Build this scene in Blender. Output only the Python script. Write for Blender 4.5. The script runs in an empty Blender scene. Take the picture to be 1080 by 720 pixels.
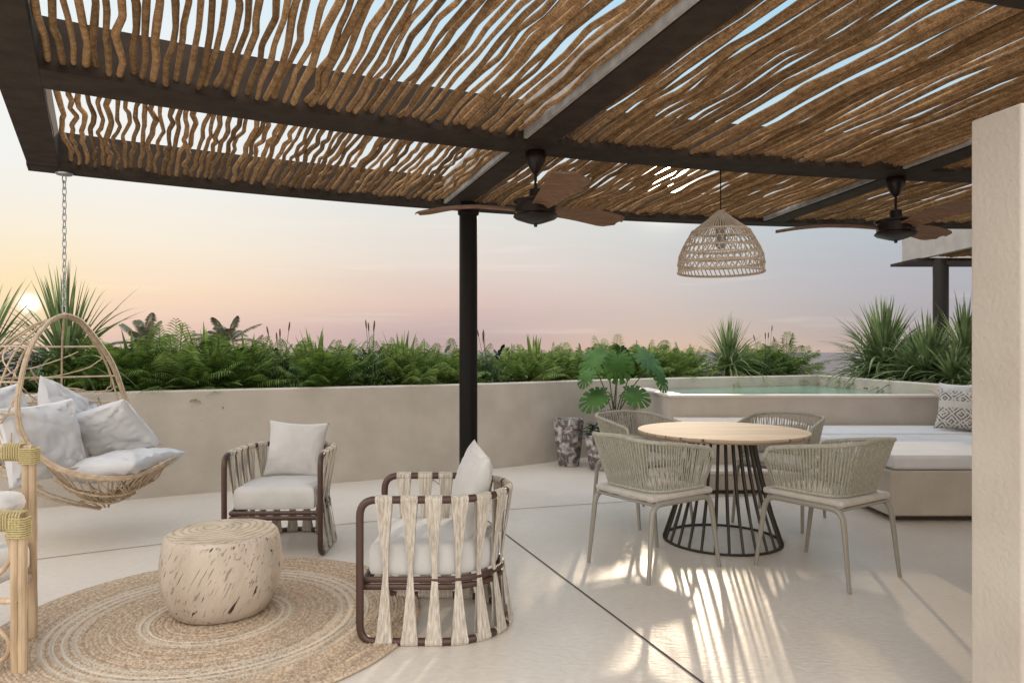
import bpy, bmesh, math, random
from mathutils import Vector, Matrix, noise
R_ = math.radians
random.seed(7)
sc = bpy.context.scene
COL = sc.collection

# ------------------------------------------------------------------ camera
CAMZ = 1.30; F = 730.0; HY = 371.0
cam_d = bpy.data.cameras.new('camera'); cam = bpy.data.objects.new('camera', cam_d); COL.objects.link(cam)
cam.location = (0, 0, CAMZ); cam.rotation_euler = (R_(90), 0, 0)
cam_d.sensor_width = 36; cam_d.lens = 36*F/1080; cam_d.shift_y = (HY-360)/1080
cam_d.clip_start = 0.05; cam_d.clip_end = 20000
sc.camera = cam

# ------------------------------------------------------------------ world, sun, exposure
SUN_AZ, SUN_EL = 12.66, 13.6       # degrees, clockwise from +Y
sund = bpy.data.lights.new('sun', 'SUN'); sun = bpy.data.objects.new('sun', sund); COL.objects.link(sun)
sund.energy = 2.0; sund.angle = R_(.9); sund.color = (1.0, 0.80, 0.58)
sdir = Vector((math.sin(R_(SUN_AZ))*math.cos(R_(SUN_EL)), math.cos(R_(SUN_AZ))*math.cos(R_(SUN_EL)), math.sin(R_(SUN_EL))))
sun.rotation_euler = sdir.to_track_quat('Z', 'Y').to_euler()
sun.location = sdir*30

def s2l(c):
    return tuple((v/255/12.92 if v/255 <= .04045 else ((v/255+.055)/1.055)**2.4) for v in c)
world = bpy.data.worlds.new('World'); sc.world = world; world.use_nodes = True
wn = world.node_tree.nodes; wl = world.node_tree.links; wn.clear()
def wnode(t, **k):
    n = wn.new(t)
    for a, b in k.items(): setattr(n, a, b)
    return n
def wmath(op, a, b=None, clamp=False):
    n = wnode('ShaderNodeMath', operation=op, use_clamp=clamp)
    for i, v in enumerate((a, b)):
        if v is None: continue
        if isinstance(v, (int, float)): n.inputs[i].default_value = v
        else: wl.new(v, n.inputs[i])
    return n.outputs[0]
def wsmooth(v, lo, hi):
    n = wnode('ShaderNodeMapRange', interpolation_type='SMOOTHSTEP')
    wl.new(v, n.inputs[0]); n.inputs[1].default_value = lo; n.inputs[2].default_value = hi
    return n.outputs[0]
def wramp(v, stops):
    n = wnode('ShaderNodeValToRGB'); cr = n.color_ramp; cr.interpolation = 'EASE' if False else 'LINEAR'
    while len(cr.elements) < len(stops): cr.elements.new(.5)
    for e, (p, c) in zip(cr.elements, stops): e.position = p; e.color = (*c, 1)
    wl.new(v, n.inputs[0]); return n.outputs[0]
def wmix(f, a, b, mode='MIX'):
    n = wnode('ShaderNodeMix', data_type='RGBA', blend_type=mode)
    if isinstance(f, (int, float)): n.inputs[0].default_value = f
    else: wl.new(f, n.inputs[0])
    for i, v in ((6, a), (7, b)):
        if isinstance(v, tuple): n.inputs[i].default_value = (*v, 1)
        else: wl.new(v, n.inputs[i])
    return n.outputs[2]
tc = wnode('ShaderNodeTexCoord'); sp = wnode('ShaderNodeSeparateXYZ'); wl.new(tc.outputs['Generated'], sp.inputs[0])
dx, dy, dz = sp.outputs
hl = wmath('SQRT', wmath('ADD', wmath('MULTIPLY', dx, dx), wmath('MULTIPLY', dy, dy)))
az = wmath('DIVIDE', dx, wmath('MAXIMUM', hl, 1e-4))
bandn = wnode('ShaderNodeTexNoise'); bandn.inputs['Scale'].default_value = 3.0; bandn.inputs['Detail'].default_value = 4
bm_ = wnode('ShaderNodeMapping'); bm_.inputs['Scale'].default_value = (1, 1, 14); wl.new(tc.outputs['Generated'], bm_.inputs[0]); wl.new(bm_.outputs[0], bandn.inputs[0])
dzz = wmath('ADD', dz, wmath('MULTIPLY', wmath('SUBTRACT', bandn.outputs[0], .5), .022))
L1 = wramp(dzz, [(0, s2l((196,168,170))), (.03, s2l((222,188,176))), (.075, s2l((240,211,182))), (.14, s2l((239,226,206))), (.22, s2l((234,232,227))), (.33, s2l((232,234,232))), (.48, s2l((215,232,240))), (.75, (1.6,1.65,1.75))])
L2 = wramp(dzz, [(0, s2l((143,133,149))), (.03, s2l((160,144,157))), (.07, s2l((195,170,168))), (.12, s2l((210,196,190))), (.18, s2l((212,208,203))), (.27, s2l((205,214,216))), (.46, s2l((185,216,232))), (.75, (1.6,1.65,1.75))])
L3 = wramp(dzz, [(0, s2l((131,129,144))), (.04, s2l((142,141,155))), (.09, s2l((156,157,169))), (.14, s2l((162,170,180))), (.2, s2l((168,184,192))), (.3, s2l((176,206,220))), (.46, s2l((160,204,228))), (.75, (1.2,1.45,1.8))])  # last stop of each ramp: overhead sky out of frame, brightened as fill
ga = wmix(wsmooth(az, -.52, .0), L1, L2)
gb = wmix(wsmooth(az, -.12, .34), ga, L3)
back = wramp(dz, [(0, (1.5,1.38,1.23)), (.25, (2.05,1.9,1.73)), (.7, (2.05,2.05,2.05))])  # unseen sky behind the camera, made brighter as added fill light
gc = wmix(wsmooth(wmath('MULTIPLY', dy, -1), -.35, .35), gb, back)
def wglow(az_d, el_d, size, power):
    v = Vector((math.sin(R_(az_d))*math.cos(R_(el_d)), math.cos(R_(az_d))*math.cos(R_(el_d)), math.sin(R_(el_d))))
    d = wnode('ShaderNodeVectorMath', operation='DOT_PRODUCT'); wl.new(tc.outputs['Generated'], d.inputs[0]); d.inputs[1].default_value = v
    a = wmath('SUBTRACT', 1.0, d.outputs['Value'])
    e = wmath('MULTIPLY', a, -1.0/(size*size))
    return wmath('MULTIPLY', wmath('EXPONENT', e), power)
cm = wnode('ShaderNodeMapping'); cm.inputs['Scale'].default_value = (2.2, 2.2, 30); wl.new(tc.outputs['Generated'], cm.inputs[0])
cn = wnode('ShaderNodeTexNoise'); cn.inputs['Scale'].default_value = 1.6; cn.inputs['Detail'].default_value = 7; cn.inputs['Distortion'].default_value = .4; wl.new(cm.outputs[0], cn.inputs[0])
gc = wmix(wmath('MULTIPLY', wsmooth(cn.outputs[0], .55, .80), .16), gc, s2l((246,238,226)))
g1 = wmix(wglow(-35, 3.4, .05, .28), gc, s2l((250,232,150)))
g1 = wmix(wmath('MINIMUM', wglow(-34.9, 3.3, .0055, 2.0), 1.0), g1, (1.7,1.6,1.35))
halo = wmix(1.0, g1, wmix(wglow(SUN_AZ, SUN_EL, .026, 1.0), (0,0,0), (2.2,1.75,1.2)), 'ADD')
disc = wmix(1.0, halo, wmix(wmath('MINIMUM', wglow(SUN_AZ, SUN_EL, .011, 1.0), 1.0), (0,0,0), (60,48,34)), 'ADD')
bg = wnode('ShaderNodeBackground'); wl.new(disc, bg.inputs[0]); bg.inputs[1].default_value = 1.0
sky = wnode('ShaderNodeTexSky', sky_type='NISHITA', sun_disc=False)
sky.sun_elevation = R_(SUN_EL); sky.sun_rotation = R_(SUN_AZ); sky.air_density = 1.0; sky.dust_density = .6
bg2 = wnode('ShaderNodeBackground'); wl.new(sky.outputs[0], bg2.inputs[0]); bg2.inputs[1].default_value = 0.006
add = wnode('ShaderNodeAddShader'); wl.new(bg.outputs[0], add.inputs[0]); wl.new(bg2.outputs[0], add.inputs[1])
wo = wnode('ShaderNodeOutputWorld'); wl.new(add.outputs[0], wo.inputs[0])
sc.view_settings.view_transform = 'Standard'; sc.view_settings.look = 'None'
sc.view_settings.gamma = 1; sc.view_settings.use_curve_mapping = False
sc.view_settings.exposure = 0.11
sc.render.engine = 'CYCLES'
sc.cycles.use_denoising = True
sc.cycles.max_bounces = 7; sc.cycles.diffuse_bounces = 4; sc.cycles.sample_clamp_indirect = 6

# ------------------------------------------------------------------ geometry helpers
def P(px, py, z=0.0):
    """photo pixel + height above the floor -> metres"""
    Y = F*(CAMZ-z)/(py-HY); return Vector(((px-540)/F*Y, Y, z))
CX, CY = 4.826, -8.636            # centre of the terrace's arcs
def polar(r, deg, z=0.0):
    return Vector((CX-r*math.sin(R_(deg)), CY+r*math.cos(R_(deg)), z))

class MB:
    def __init__(s): s.v = []; s.f = []; s.m = []; s.uv = None
    def add(s, verts, faces, mi=0):
        b = len(s.v); s.v.extend([tuple(v) for v in verts]); s.f.extend([tuple(i+b for i in f) for f in faces]); s.m.extend([mi]*len(faces))
    def box(s, x0, x1, y0, y1, z0, z1, mi=0, M=None):
        vs = [Vector((x, y, z)) for z in (z0, z1) for x, y in ((x0,y0),(x1,y0),(x1,y1),(x0,y1))]
        if M: vs = [M @ v for v in vs]
        s.add(vs, [(3,2,1,0),(4,5,6,7),(0,1,5,4),(1,2,6,5),(2,3,7,6),(3,0,4,7)], mi)
    def tube(s, pts, r, n=8, closed=False, caps=True, mi=0, flat=1.0):
        pts = [Vector(p) for p in pts]; N = len(pts)
        rs = r if isinstance(r, (list, tuple)) else [r]*N
        tan = []
        for i in range(N):
            a = pts[(i-1) % N] if (closed or i > 0) else pts[i]; b = pts[(i+1) % N] if (closed or i < N-1) else pts[i]
            t = b-a; tan.append(t.normalized() if t.length > 1e-9 else Vector((0,0,1)))
        up = Vector((0,0,1)) if abs(tan[0].z) < .9 else Vector((1,0,0))
        nrm = (up - tan[0]*up.dot(tan[0])).normalized(); vs = []
        for i in range(N):
            nrm = (nrm - tan[i]*nrm.dot(tan[i]))
            nrm = nrm.normalized() if nrm.length > 1e-6 else tan[i].orthogonal().normalized()
            bn = tan[i].cross(nrm)
            for k in range(n):
                a = 2*math.pi*k/n
                vs.append(pts[i] + nrm*math.cos(a)*rs[i]*flat + bn*math.sin(a)*rs[i])
        fs = []
        for i in range(N if closed else N-1):
            j = (i+1) % N
            for k in range(n):
                l = (k+1) % n; fs.append((i*n+k, i*n+l, j*n+l, j*n+k))
        if not closed and caps:
            fs.append(tuple(range(n-1, -1, -1))); fs.append(tuple((N-1)*n+k for k in range(n)))
        s.add(vs, fs, mi)
    def lathe(s, prof, n=48, c=(0,0), M=None, mi=0, closeends=True, wob=None):
        vs = []; fs = []; N = len(prof)
        for i, (r, z) in enumerate(prof):
            for k in range(n):
                a = 2*math.pi*k/n; rr = r*(wob(a, z) if wob else 1)
                v = Vector((c[0]+rr*math.cos(a), c[1]+rr*math.sin(a), z)); vs.append(M @ v if M else v)
        for i in range(N-1):
            for k in range(n):
                l = (k+1) % n; fs.append((i*n+k, i*n+l, (i+1)*n+l, (i+1)*n+k))
        if closeends:
            if prof[0][0] > 1e-6: fs.append(tuple(range(n-1, -1, -1)))
            if prof[-1][0] > 1e-6: fs.append(tuple((N-1)*n+k for k in range(n)))
        s.add(vs, fs, mi)
    def strip(s, rows, mi=0):
        """rows: list of equal-length vertex rows"""
        n = len(rows[0]); vs = [v for r in rows for v in r]
        s.add(vs, [(i*n+k, i*n+k+1, (i+1)*n+k+1, (i+1)*n+k) for i in range(len(rows)-1) for k in range(n-1)], mi)
    def build(s, name, mat, parent=None, smooth=True, bevel=0, M=None, angle=35):
        me = bpy.data.meshes.new(name)
        vs = s.v if M is None else [tuple(M @ Vector(v)) for v in s.v]
        me.from_pydata(vs, [], s.f); me.update()
        mats = mat if isinstance(mat, (list, tuple)) else [mat]
        for m in mats: me.materials.append(m)
        if len(mats) > 1: me.polygons.foreach_set('material_index', s.m)
        o = bpy.data.objects.new(name, me); COL.objects.link(o)
        if parent: o.parent = parent
        if smooth:
            me.polygons.foreach_set('use_smooth', [True]*len(me.polygons)); me.set_sharp_from_angle(angle=R_(angle))
        if bevel:
            b = o.modifiers.new('bevel', 'BEVEL'); b.width = bevel; b.segments = 3; b.limit_method = 'ANGLE'; b.angle_limit = R_(40); b.harden_normals = False
        return o
def tag(o, label=None, cat=None, group=None, kind=None):
    if label: o['label'] = label
    if cat: o['category'] = cat
    if group: o['group'] = group
    if kind: o['kind'] = kind
    return o
def empty(name, loc=(0,0,0), rz=0, label=None, cat=None, group=None):
    o = bpy.data.objects.new(name, None); COL.objects.link(o); o.location = loc; o.rotation_euler.z = rz
    o.empty_display_size = .1
    return tag(o, label, cat, group)
def copy_tree(o, parent=None):
    c = o.copy(); COL.objects.link(c); c.parent = parent
    for ch in [x for x in bpy.data.objects if x.parent == o]: copy_tree(ch, c)
    return c
def struct(o): o['kind'] = 'structure'; return o
def bez(pts, n=8):
    """Catmull-Rom through points"""
    pts = [Vector(p) for p in pts]; out = []
    for i in range(len(pts)-1):
        p0 = pts[max(i-1, 0)]; p1 = pts[i]; p2 = pts[i+1]; p3 = pts[min(i+2, len(pts)-1)]
        for k in range(n):
            t = k/n
            out.append(.5*((2*p1)+(-p0+p2)*t+(2*p0-5*p1+4*p2-p3)*t*t+(-p0+3*p1-3*p2+p3)*t**3))
    out.append(pts[-1]); return out
def fillet(pts, r, n=6, closed=False):
    pts = [Vector(p) for p in pts]; out = []; N = len(pts)
    for i in range(N):
        if not closed and i in (0, N-1): out.append(pts[i]); continue
        a = pts[(i-1) % N]; p = pts[i]; b = pts[(i+1) % N]
        u = (a-p); w = (b-p); d = min(r, u.length*.49, w.length*.49); u = p+u.normalized()*d; w = p+w.normalized()*d
        for k in range(n+1):
            t = k/n; out.append(u*(1-t)**2+p*2*t*(1-t)+w*t*t)
    return out

# ------------------------------------------------------------------ materials
def mat(name, col, rough=.6, metal=0, spec=.5, col2=None, nscale=8, ndetail=6, nstretch=(1,1,1), bump=0, bscale=None, bstretch=None, trans=0, coat=0, ramp=(.35,.65), sheen=0, bdist=.01, isl=None):
    m = bpy.data.materials.new(name); m.use_nodes = True; nt = m.node_tree; N = nt.nodes; L = nt.links
    b = N['Principled BSDF']; b.inputs['Roughness'].default_value = rough; b.inputs['Metallic'].default_value = metal
    b.inputs['Specular IOR Level'].default_value = spec; b.inputs['Coat Weight'].default_value = coat; b.inputs['Sheen Weight'].default_value = sheen
    b.inputs['Base Color'].default_value = (*col, 1)
    tc = N.new('ShaderNodeTexCoord')
    def tex(scale, stretch, det=6):
        mp = N.new('ShaderNodeMapping'); mp.inputs['Scale'].default_value = stretch; L.new(tc.outputs['Object'], mp.inputs[0])
        t = N.new('ShaderNodeTexNoise'); t.inputs['Scale'].default_value = scale; t.inputs['Detail'].default_value = det; L.new(mp.outputs[0], t.inputs[0]); return t.outputs[0]
    if col2:
        r = N.new('ShaderNodeValToRGB'); L.new(tex(nscale, nstretch, ndetail), r.inputs[0])
        r.color_ramp.elements[0].position = ramp[0]; r.color_ramp.elements[1].position = ramp[1]
        r.color_ramp.elements[0].color = (*col, 1); r.color_ramp.elements[1].color = (*col2, 1)
        L.new(r.outputs[0], b.inputs['Base Color'])
    if isl:
        g = N.new('ShaderNodeNewGeometry'); mr = N.new('ShaderNodeMapRange'); mr.inputs[3].default_value = isl[0]; mr.inputs[4].default_value = isl[1]; L.new(g.outputs['Random Per Island'], mr.inputs[0])
        vm = N.new('ShaderNodeVectorMath'); vm.operation = 'SCALE'; L.new(r.outputs[0], vm.inputs[0]); L.new(mr.outputs[0], vm.inputs['Scale']); L.new(vm.outputs[0], b.inputs['Base Color'])
    if bump:
        bp = N.new('ShaderNodeBump'); bp.inputs['Strength'].default_value = bump; bp.inputs['Distance'].default_value = bdist
        L.new(tex(bscale or nscale*3, bstretch or nstretch), bp.inputs['Height']); L.new(bp.outputs[0], b.inputs['Normal'])
    if trans:
        t = N.new('ShaderNodeBsdfTranslucent'); mx = N.new('ShaderNodeMixShader'); mx.inputs[0].default_value = trans
        t.inputs[0].default_value = (*[min(1, c*1.6) for c in col], 1)
        if col2: L.new(vm.outputs[0] if isl else r.outputs[0], t.inputs[0])
        L.new(b.outputs[0], mx.inputs[1]); L.new(t.outputs[0], mx.inputs[2]); L.new(mx.outputs[0], N['Material Output'].inputs[0])
    return m

def floor_mat():
    m = mat('floor stone', (.59,.525,.445), .42, col2=(.67,.60,.52), nscale=.9, ramp=(.3,.7))
    nt = m.node_tree; N = nt.nodes; L = nt.links; b = N['Principled BSDF']
    tc = [n for n in N if n.type == 'TEX_COORD'][0]
    base = b.inputs['Base Color'].links[0].from_socket
    n2 = N.new('ShaderNodeTexNoise'); n2.inputs['Scale'].default_value = 22; n2.inputs['Detail'].default_value = 8
    mp = N.new('ShaderNodeMapping'); mp.inputs['Scale'].default_value = (1, 2.6, 1); mp.inputs['Rotation'].default_value = (0,0,R_(20)); L.new(tc.outputs['Object'], mp.inputs[0]); L.new(mp.outputs[0], n2.inputs[0])
    mx = N.new('ShaderNodeMix'); mx.data_type = 'RGBA'; mx.blend_type = 'MULTIPLY'; mx.inputs[0].default_value = .35
    r = N.new('ShaderNodeValToRGB'); r.color_ramp.elements[0].position = .3; r.color_ramp.elements[1].position = .6; r.color_ramp.elements[0].color = (.72,.7,.68,1)
    L.new(n2.outputs[0], r.inputs[0]); L.new(base, mx.inputs[6]); L.new(r.outputs[0], mx.inputs[7]); L.new(mx.outputs[2], b.inputs['Base Color'])
    bp = N.new('ShaderNodeBump'); bp.inputs['Strength'].default_value = .55; bp.inputs['Distance'].default_value = .004
    L.new(n2.outputs[0], bp.inputs['Height']); L.new(bp.outputs[0], b.inputs['Normal'])
    rr = N.new('ShaderNodeMapRange'); rr.inputs[3].default_value = .24; rr.inputs[4].default_value = .48; b.inputs['Specular IOR Level'].default_value = .5
    n3 = N.new('ShaderNodeTexNoise'); n3.inputs['Scale'].default_value = 3; n3.inputs['Detail'].default_value = 5; L.new(tc.outputs['Object'], n3.inputs[0]); L.new(n3.outputs[0], rr.inputs[0]); L.new(rr.outputs[0], b.inputs['Roughness'])
    return m
M_floor = floor_mat()
M_joint = mat('joint', (.07,.055,.045), .8)
M_plaster = mat('plaster', (.435,.385,.325), .85, col2=(.50,.445,.38), nscale=3.5, ndetail=12, bump=.8, bscale=70, bdist=.006)
M_plaster2 = mat('plaster wall', (.47,.41,.35), .8, col2=(.53,.47,.405), nscale=3, ndetail=12, bump=.7, bscale=55, bdist=.005)
M_stonecap = mat('pale stone', (.62,.55,.48), .5, col2=(.70,.63,.56), nscale=5, bump=.15, bscale=60)
M_beam = mat('brown metal', (.030,.021,.015), .75, 0, .2, col2=(.048,.034,.024), nscale=9, bump=.25, bscale=60, nstretch=(1,1,1))
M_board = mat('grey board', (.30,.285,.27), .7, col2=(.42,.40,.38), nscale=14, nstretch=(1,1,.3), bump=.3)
M_post = mat('dark post', (.009,.007,.006), .45, 0, .15)
M_white_fascia = mat('render', (.34,.31,.285), .8, col2=(.40,.37,.34), nscale=6)
def pole_mat():
    m = mat('vine pole', (.27,.16,.08), .9, spec=.1, col2=(.50,.325,.17), nscale=24, ramp=(.3,.7), bump=.9, bscale=170, bdist=.003, isl=(.5,1.25))
    nt = m.node_tree; N = nt.nodes; L = nt.links; b = N['Principled BSDF']
    base = b.inputs['Base Color'].links[0].from_socket
    tc = [n for n in N if n.type == 'TEX_COORD'][0]
    n2 = N.new('ShaderNodeTexNoise'); n2.inputs['Scale'].default_value = 120; n2.inputs['Detail'].default_value = 4; L.new(tc.outputs['Object'], n2.inputs[0])
    r = N.new('ShaderNodeValToRGB'); r.color_ramp.elements[0].position = .38; r.color_ramp.elements[1].position = .6; r.color_ramp.elements[0].color = (.50,.40,.32,1); L.new(n2.outputs[0], r.inputs[0])
    mx = N.new('ShaderNodeMix'); mx.data_type = 'RGBA'; mx.blend_type = 'MULTIPLY'; mx.inputs[0].default_value = .8
    L.new(base, mx.inputs[6]); L.new(r.outputs[0], mx.inputs[7]); L.new(mx.outputs[2], b.inputs['Base Color'])
    return m
M_pole = pole_mat()
M_fabric = mat('off white fabric', (.50,.485,.46), .9, spec=.2, col2=(.56,.54,.52), nscale=6, bump=.3, bscale=260, sheen=.2, bdist=.002)
M_fabric2 = mat('white fabric', (.60,.59,.585), .9, spec=.2, col2=(.66,.65,.645), nscale=5, bump=.2, bscale=260, sheen=.2, bdist=.002)
M_tube = mat('chocolate metal', (.075,.040,.030), .38, .3, bump=.05)
M_strap = mat('strap cords', (.36,.31,.25), .85, col2=(.60,.54,.46), nscale=30, nstretch=(4,4,.25), ndetail=3, bump=.9, bscale=90, bstretch=(4,4,.12), bdist=.004)
M_fabric3 = mat('soft grey fabric', (.50,.49,.49), .9, spec=.15, col2=(.56,.55,.55), nscale=4, bump=.3, bscale=200, sheen=.2, bdist=.002)
M_rope = mat('taupe rope', (.36,.345,.285), .85, col2=(.47,.45,.375), nscale=60, bump=.5, bscale=220)
M_chairmetal = mat('taupe metal', (.29,.27,.23), .4, .1)
M_seatpad = mat('greige pad', (.47,.43,.38), .9, col2=(.53,.49,.44), nscale=20, bump=.3, bscale=250, sheen=.2)
M_darkrod = mat('dark rod', (.035,.026,.020), .4, .5)
def wood_mat(name, c1, c2, scale=3, stretch=(1,12,12), rough=.7, planks=0):
    m = mat(name, c1, rough, spec=.2, col2=c2, nscale=scale, nstretch=stretch, ndetail=8, bump=.3, bscale=scale*3, bdist=.004)
    if planks:
        nt = m.node_tree; N = nt.nodes; L = nt.links; b = N['Principled BSDF']; base = b.inputs['Base Color'].links[0].from_socket
        tc = [n for n in N if n.type == 'TEX_COORD'][0]; sx = N.new('ShaderNodeSeparateXYZ'); L.new(tc.outputs['Object'], sx.inputs[0])
        a = N.new('ShaderNodeMath'); a.operation = 'MULTIPLY'; a.inputs[1].default_value = 1/planks; L.new(sx.outputs[1], a.inputs[0])
        f = N.new('ShaderNodeMath'); f.operation = 'FRACT'; L.new(a.outputs[0], f.inputs[0])
        r = N.new('ShaderNodeValToRGB'); r.color_ramp.interpolation = 'CONSTANT'; r.color_ramp.elements[0].color = (.30,.22,.15,1); r.color_ramp.elements[1].position = .085; r.color_ramp.elements[1].color = (1,1,1,1); L.new(f.outputs[0], r.inputs[0])
        fl = N.new('ShaderNodeMath'); fl.operation = 'FLOOR'; L.new(a.outputs[0], fl.inputs[0]); wn_ = N.new('ShaderNodeTexWhiteNoise'); wn_.noise_dimensions = '1D'; L.new(fl.outputs[0], wn_.inputs['W'])
        mr = N.new('ShaderNodeMapRange'); mr.inputs[3].default_value = .86; mr.inputs[4].default_value = 1.08; L.new(wn_.outputs[0], mr.inputs[0])
        mx = N.new('ShaderNodeMix'); mx.data_type = 'RGBA'; mx.blend_type = 'MULTIPLY'; mx.inputs[0].default_value = 1; L.new(base, mx.inputs[6]); L.new(r.outputs[0], mx.inputs[7])
        vm = N.new('ShaderNodeVectorMath'); vm.operation = 'SCALE'; L.new(mx.outputs[2], vm.inputs[0]); L.new(mr.outputs[0], vm.inputs['Scale']); L.new(vm.outputs[0], b.inputs['Base Color'])
    return m
M_top = wood_mat('table planks', (.44,.33,.23), (.57,.45,.33), planks=.085)
M_blade = wood_mat('fan wood', (.16,.09,.055), (.27,.16,.10), 5, (1.5,14,14))
M_fan = mat('fan bronze', (.022,.014,.011), .35, .5)
M_rattan = mat('rattan', (.36,.26,.17), .55, col2=(.50,.38,.26), nscale=30)
M_lamp = mat('lamp cane', (.50,.41,.31), .75, col2=(.62,.52,.41), nscale=40)
M_cane = mat('bamboo cane', (.36,.25,.15), .5, col2=(.55,.41,.27), nscale=7, nstretch=(4,4,.6), bump=.3, bscale=25)
M_lash = mat('raffia lashing', (.40,.32,.13), .7, col2=(.60,.50,.27), nscale=90, nstretch=(1,1,4), bump=.5)
M_chain = mat('steel chain', (.42,.42,.42), .3, .9)
M_soil = mat('soil', (.05,.035,.025), .95, col2=(.09,.065,.045), nscale=12, bump=.6)
def marble():
    m = mat('marbled pot', (.105,.088,.085), .5, col2=(.56,.52,.50), nscale=9, ndetail=12, ramp=(.44,.66), bump=.5, bscale=18)
    for n in m.node_tree.nodes:
        if n.type == 'TEX_NOISE': n.inputs['Distortion'].default_value = 1.6
    return m
M_marble = marble()
def leafm(name, c1, c2, tr=.28): return mat(name, c1, .6, spec=.25, isl=(.45,1.35), col2=c2, nscale=5, ndetail=3, trans=tr, ramp=(.35,.68))
M_yucca = leafm('yucca leaf', (.085,.135,.045), (.27,.34,.15))
M_fern = leafm('fern leaf', (.045,.09,.015), (.17,.25,.045), .35)
M_fern2 = leafm('light fern leaf', (.10,.17,.035), (.26,.34,.09), .38)
M_grass = leafm('grass leaf', (.04,.07,.025), (.11,.16,.06))
M_dark = leafm('dark leaf', (.012,.03,.014), (.035,.06,.025), .15)
M_spike = mat('seed spike', (.10,.045,.035), .8)
M_mon = mat('monstera leaf', (.03,.085,.010), .5, spec=.25, col2=(.065,.16,.022), nscale=5, trans=.2)
M_stem = mat('stem', (.06,.09,.03), .6)
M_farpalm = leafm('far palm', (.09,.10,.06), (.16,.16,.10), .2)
M_bark = mat('bark', (.10,.07,.045), .9, col2=(.2,.15,.1), nscale=14, bump=.5)
M_water = mat('pool water', (.13,.27,.19), .12, spec=.3, col2=(.18,.33,.23), nscale=1.5, bump=.25, bscale=7, bdist=.02)
M_sea = mat('sea water', (.17,.145,.15), 1.0, spec=0, col2=(.185,.16,.165), nscale=.02)
M_poolin = mat('pool tile', (.30,.42,.36), .5)

# ------------------------------------------------------------------ setting: floor, joints, sea
mb = MB(); ring = []
# the terrace slab: its far edge runs behind the planting, the rest continues behind the camera
edge = [polar(18.9, a) for a in (75,65,55,45,38,31,26,22)] + [Vector(p) for p in ((.2,9.9,0),(1.6,11.0,0),(4.6,12.2,0),(9,12.6,0),(16,12.6,0),(16,-9,0),(-20,-9,0))]
mb.add([(p.x,p.y,0) for p in edge], [tuple(range(len(edge)-1,-1,-1))])
mb.add([(p.x,p.y,-12) for p in edge]+[(p.x,p.y,0) for p in edge], [(i,(i+1)%len(edge),(i+1)%len(edge)+len(edge),i+len(edge)) for i in range(len(edge))])
struct(mb.build('floor', M_floor, smooth=False))
mb = MB()
N = 120
for i in range(N):
    a0 = 75-i*95/N; a1 = 75-(i+1)*95/N; w = .004
    mb.add([polar(15.14-w,a0,.003),polar(15.14-w,a1,.003),polar(15.14+w,a1,.003),polar(15.14+w,a0,.003)], [(0,1,2,3)])
o = mb.build('floor_joint_arc', M_joint, smooth=False); struct(o); o.name = 'floor_joint'
mb = MB()
a = polar(15.13, 19.75, .003); b_ = polar(9.0, 19.75, .003); t = (b_-a).normalized().cross(Vector((0,0,1)))*.0055
mb.add([a-t,b_-t,b_+t,a+t], [(0,1,2,3)])
a = polar(16.8, 19.75, .003); b_ = polar(15.15, 19.75, .003)
mb.add([a-t*.8,b_-t*.8,b_+t*.8,a+t*.8], [(0,1,2,3)])
struct(mb.build('floor_joint', M_joint, smooth=False))
mb = MB(); mb.add([(-9000,-3000,-12),(9000,-3000,-12),(9000,15000,-12),(-9000,15000,-12)], [(0,1,2,3)])
struct(mb.build('sea', M_sea, smooth=False))

# ------------------------------------------------------------------ planter wall, soil
WZ = .95
path = [polar(16.85, a) for a in [75-2.5*i for i in range(22)]] + [Vector(p) for p in ((-1.1,7.2,0),(-.6,7.48,0),(0,7.84,0),(.45,8.18,0),(.95,8.58,0),(1.65,9.03,0),(2.8,9.64,0),(4.60,10.40,0))]
def wallstrip(pts, z0, z1, thick, name, m):
    mb = MB(); n = len(pts); offs = []
    for i in range(n):
        a = pts[max(i-1,0)]; b = pts[min(i+1,n-1)]; t = (b-a).normalized(); offs.append(Vector((-t.y,t.x,0))*thick)
    rows = []
    for i in range(n):
        p = pts[i]; q = p+offs[i]; rb = .012
        rows.append([Vector((p.x,p.y,z0)), Vector((p.x,p.y,z1-rb)), p+offs[i]*(rb/thick)+Vector((0,0,z1)), q-offs[i]*(rb/thick)+Vector((0,0,z1)), Vector((q.x,q.y,z1-rb)), Vector((q.x,q.y,z0))])
    mb.strip(rows)
    for r in (rows[0], rows[-1]): mb.add(r, [tuple(range(6))])
    return mb.build(name, m, angle=30)
def dense(pts, n=4): return bez(pts, n)
pw = dense(path, 3)
tag(wallstrip(pw, -.02, WZ, .16, 'planter_wall', M_plaster), 'long curved beige plaster planter wall running behind the seating', 'planter wall')
def shifted(pts, d):
    out = []; n = len(pts)
    for i in range(n):
        a = pts[max(i-1,0)]; b = pts[min(i+1,n-1)]; t = (b-a).normalized(); out.append(pts[i]+Vector((-t.y,t.x,0))*d)
    return out
sa = shifted(pw, .17); sb = shifted(pw, 1.58)
mb = MB(); mb.strip([[Vector((a.x,a.y,.86)), Vector((b.x,b.y,.86))] for a, b in zip(sa, sb)])
so = mb.build('planter_soil', M_soil); struct(so); so.name = 'ground_soil'
tag(wallstrip(shifted(pw, 1.6), -.02, .98, .14, 'outer_parapet', M_plaster), 'outer beige parapet half hidden behind the plants', 'wall')

# right side planter wall, running towards the camera beyond the pool and daybed
mb = MB(); mb.box(4.602, 4.76, 4.4, 10.62, -.02, WZ-.002)
tag(mb.build('side_planter_wall', M_plaster2, bevel=.012), 'straight beige planter wall on the right, between pool and spiky plants', 'planter wall')
mb = MB(); mb.box(4.78, 8.6, 4.4, 10.6, -.01, .86); so = mb.build('ground_bed', M_soil, smooth=False); struct(so)

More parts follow.
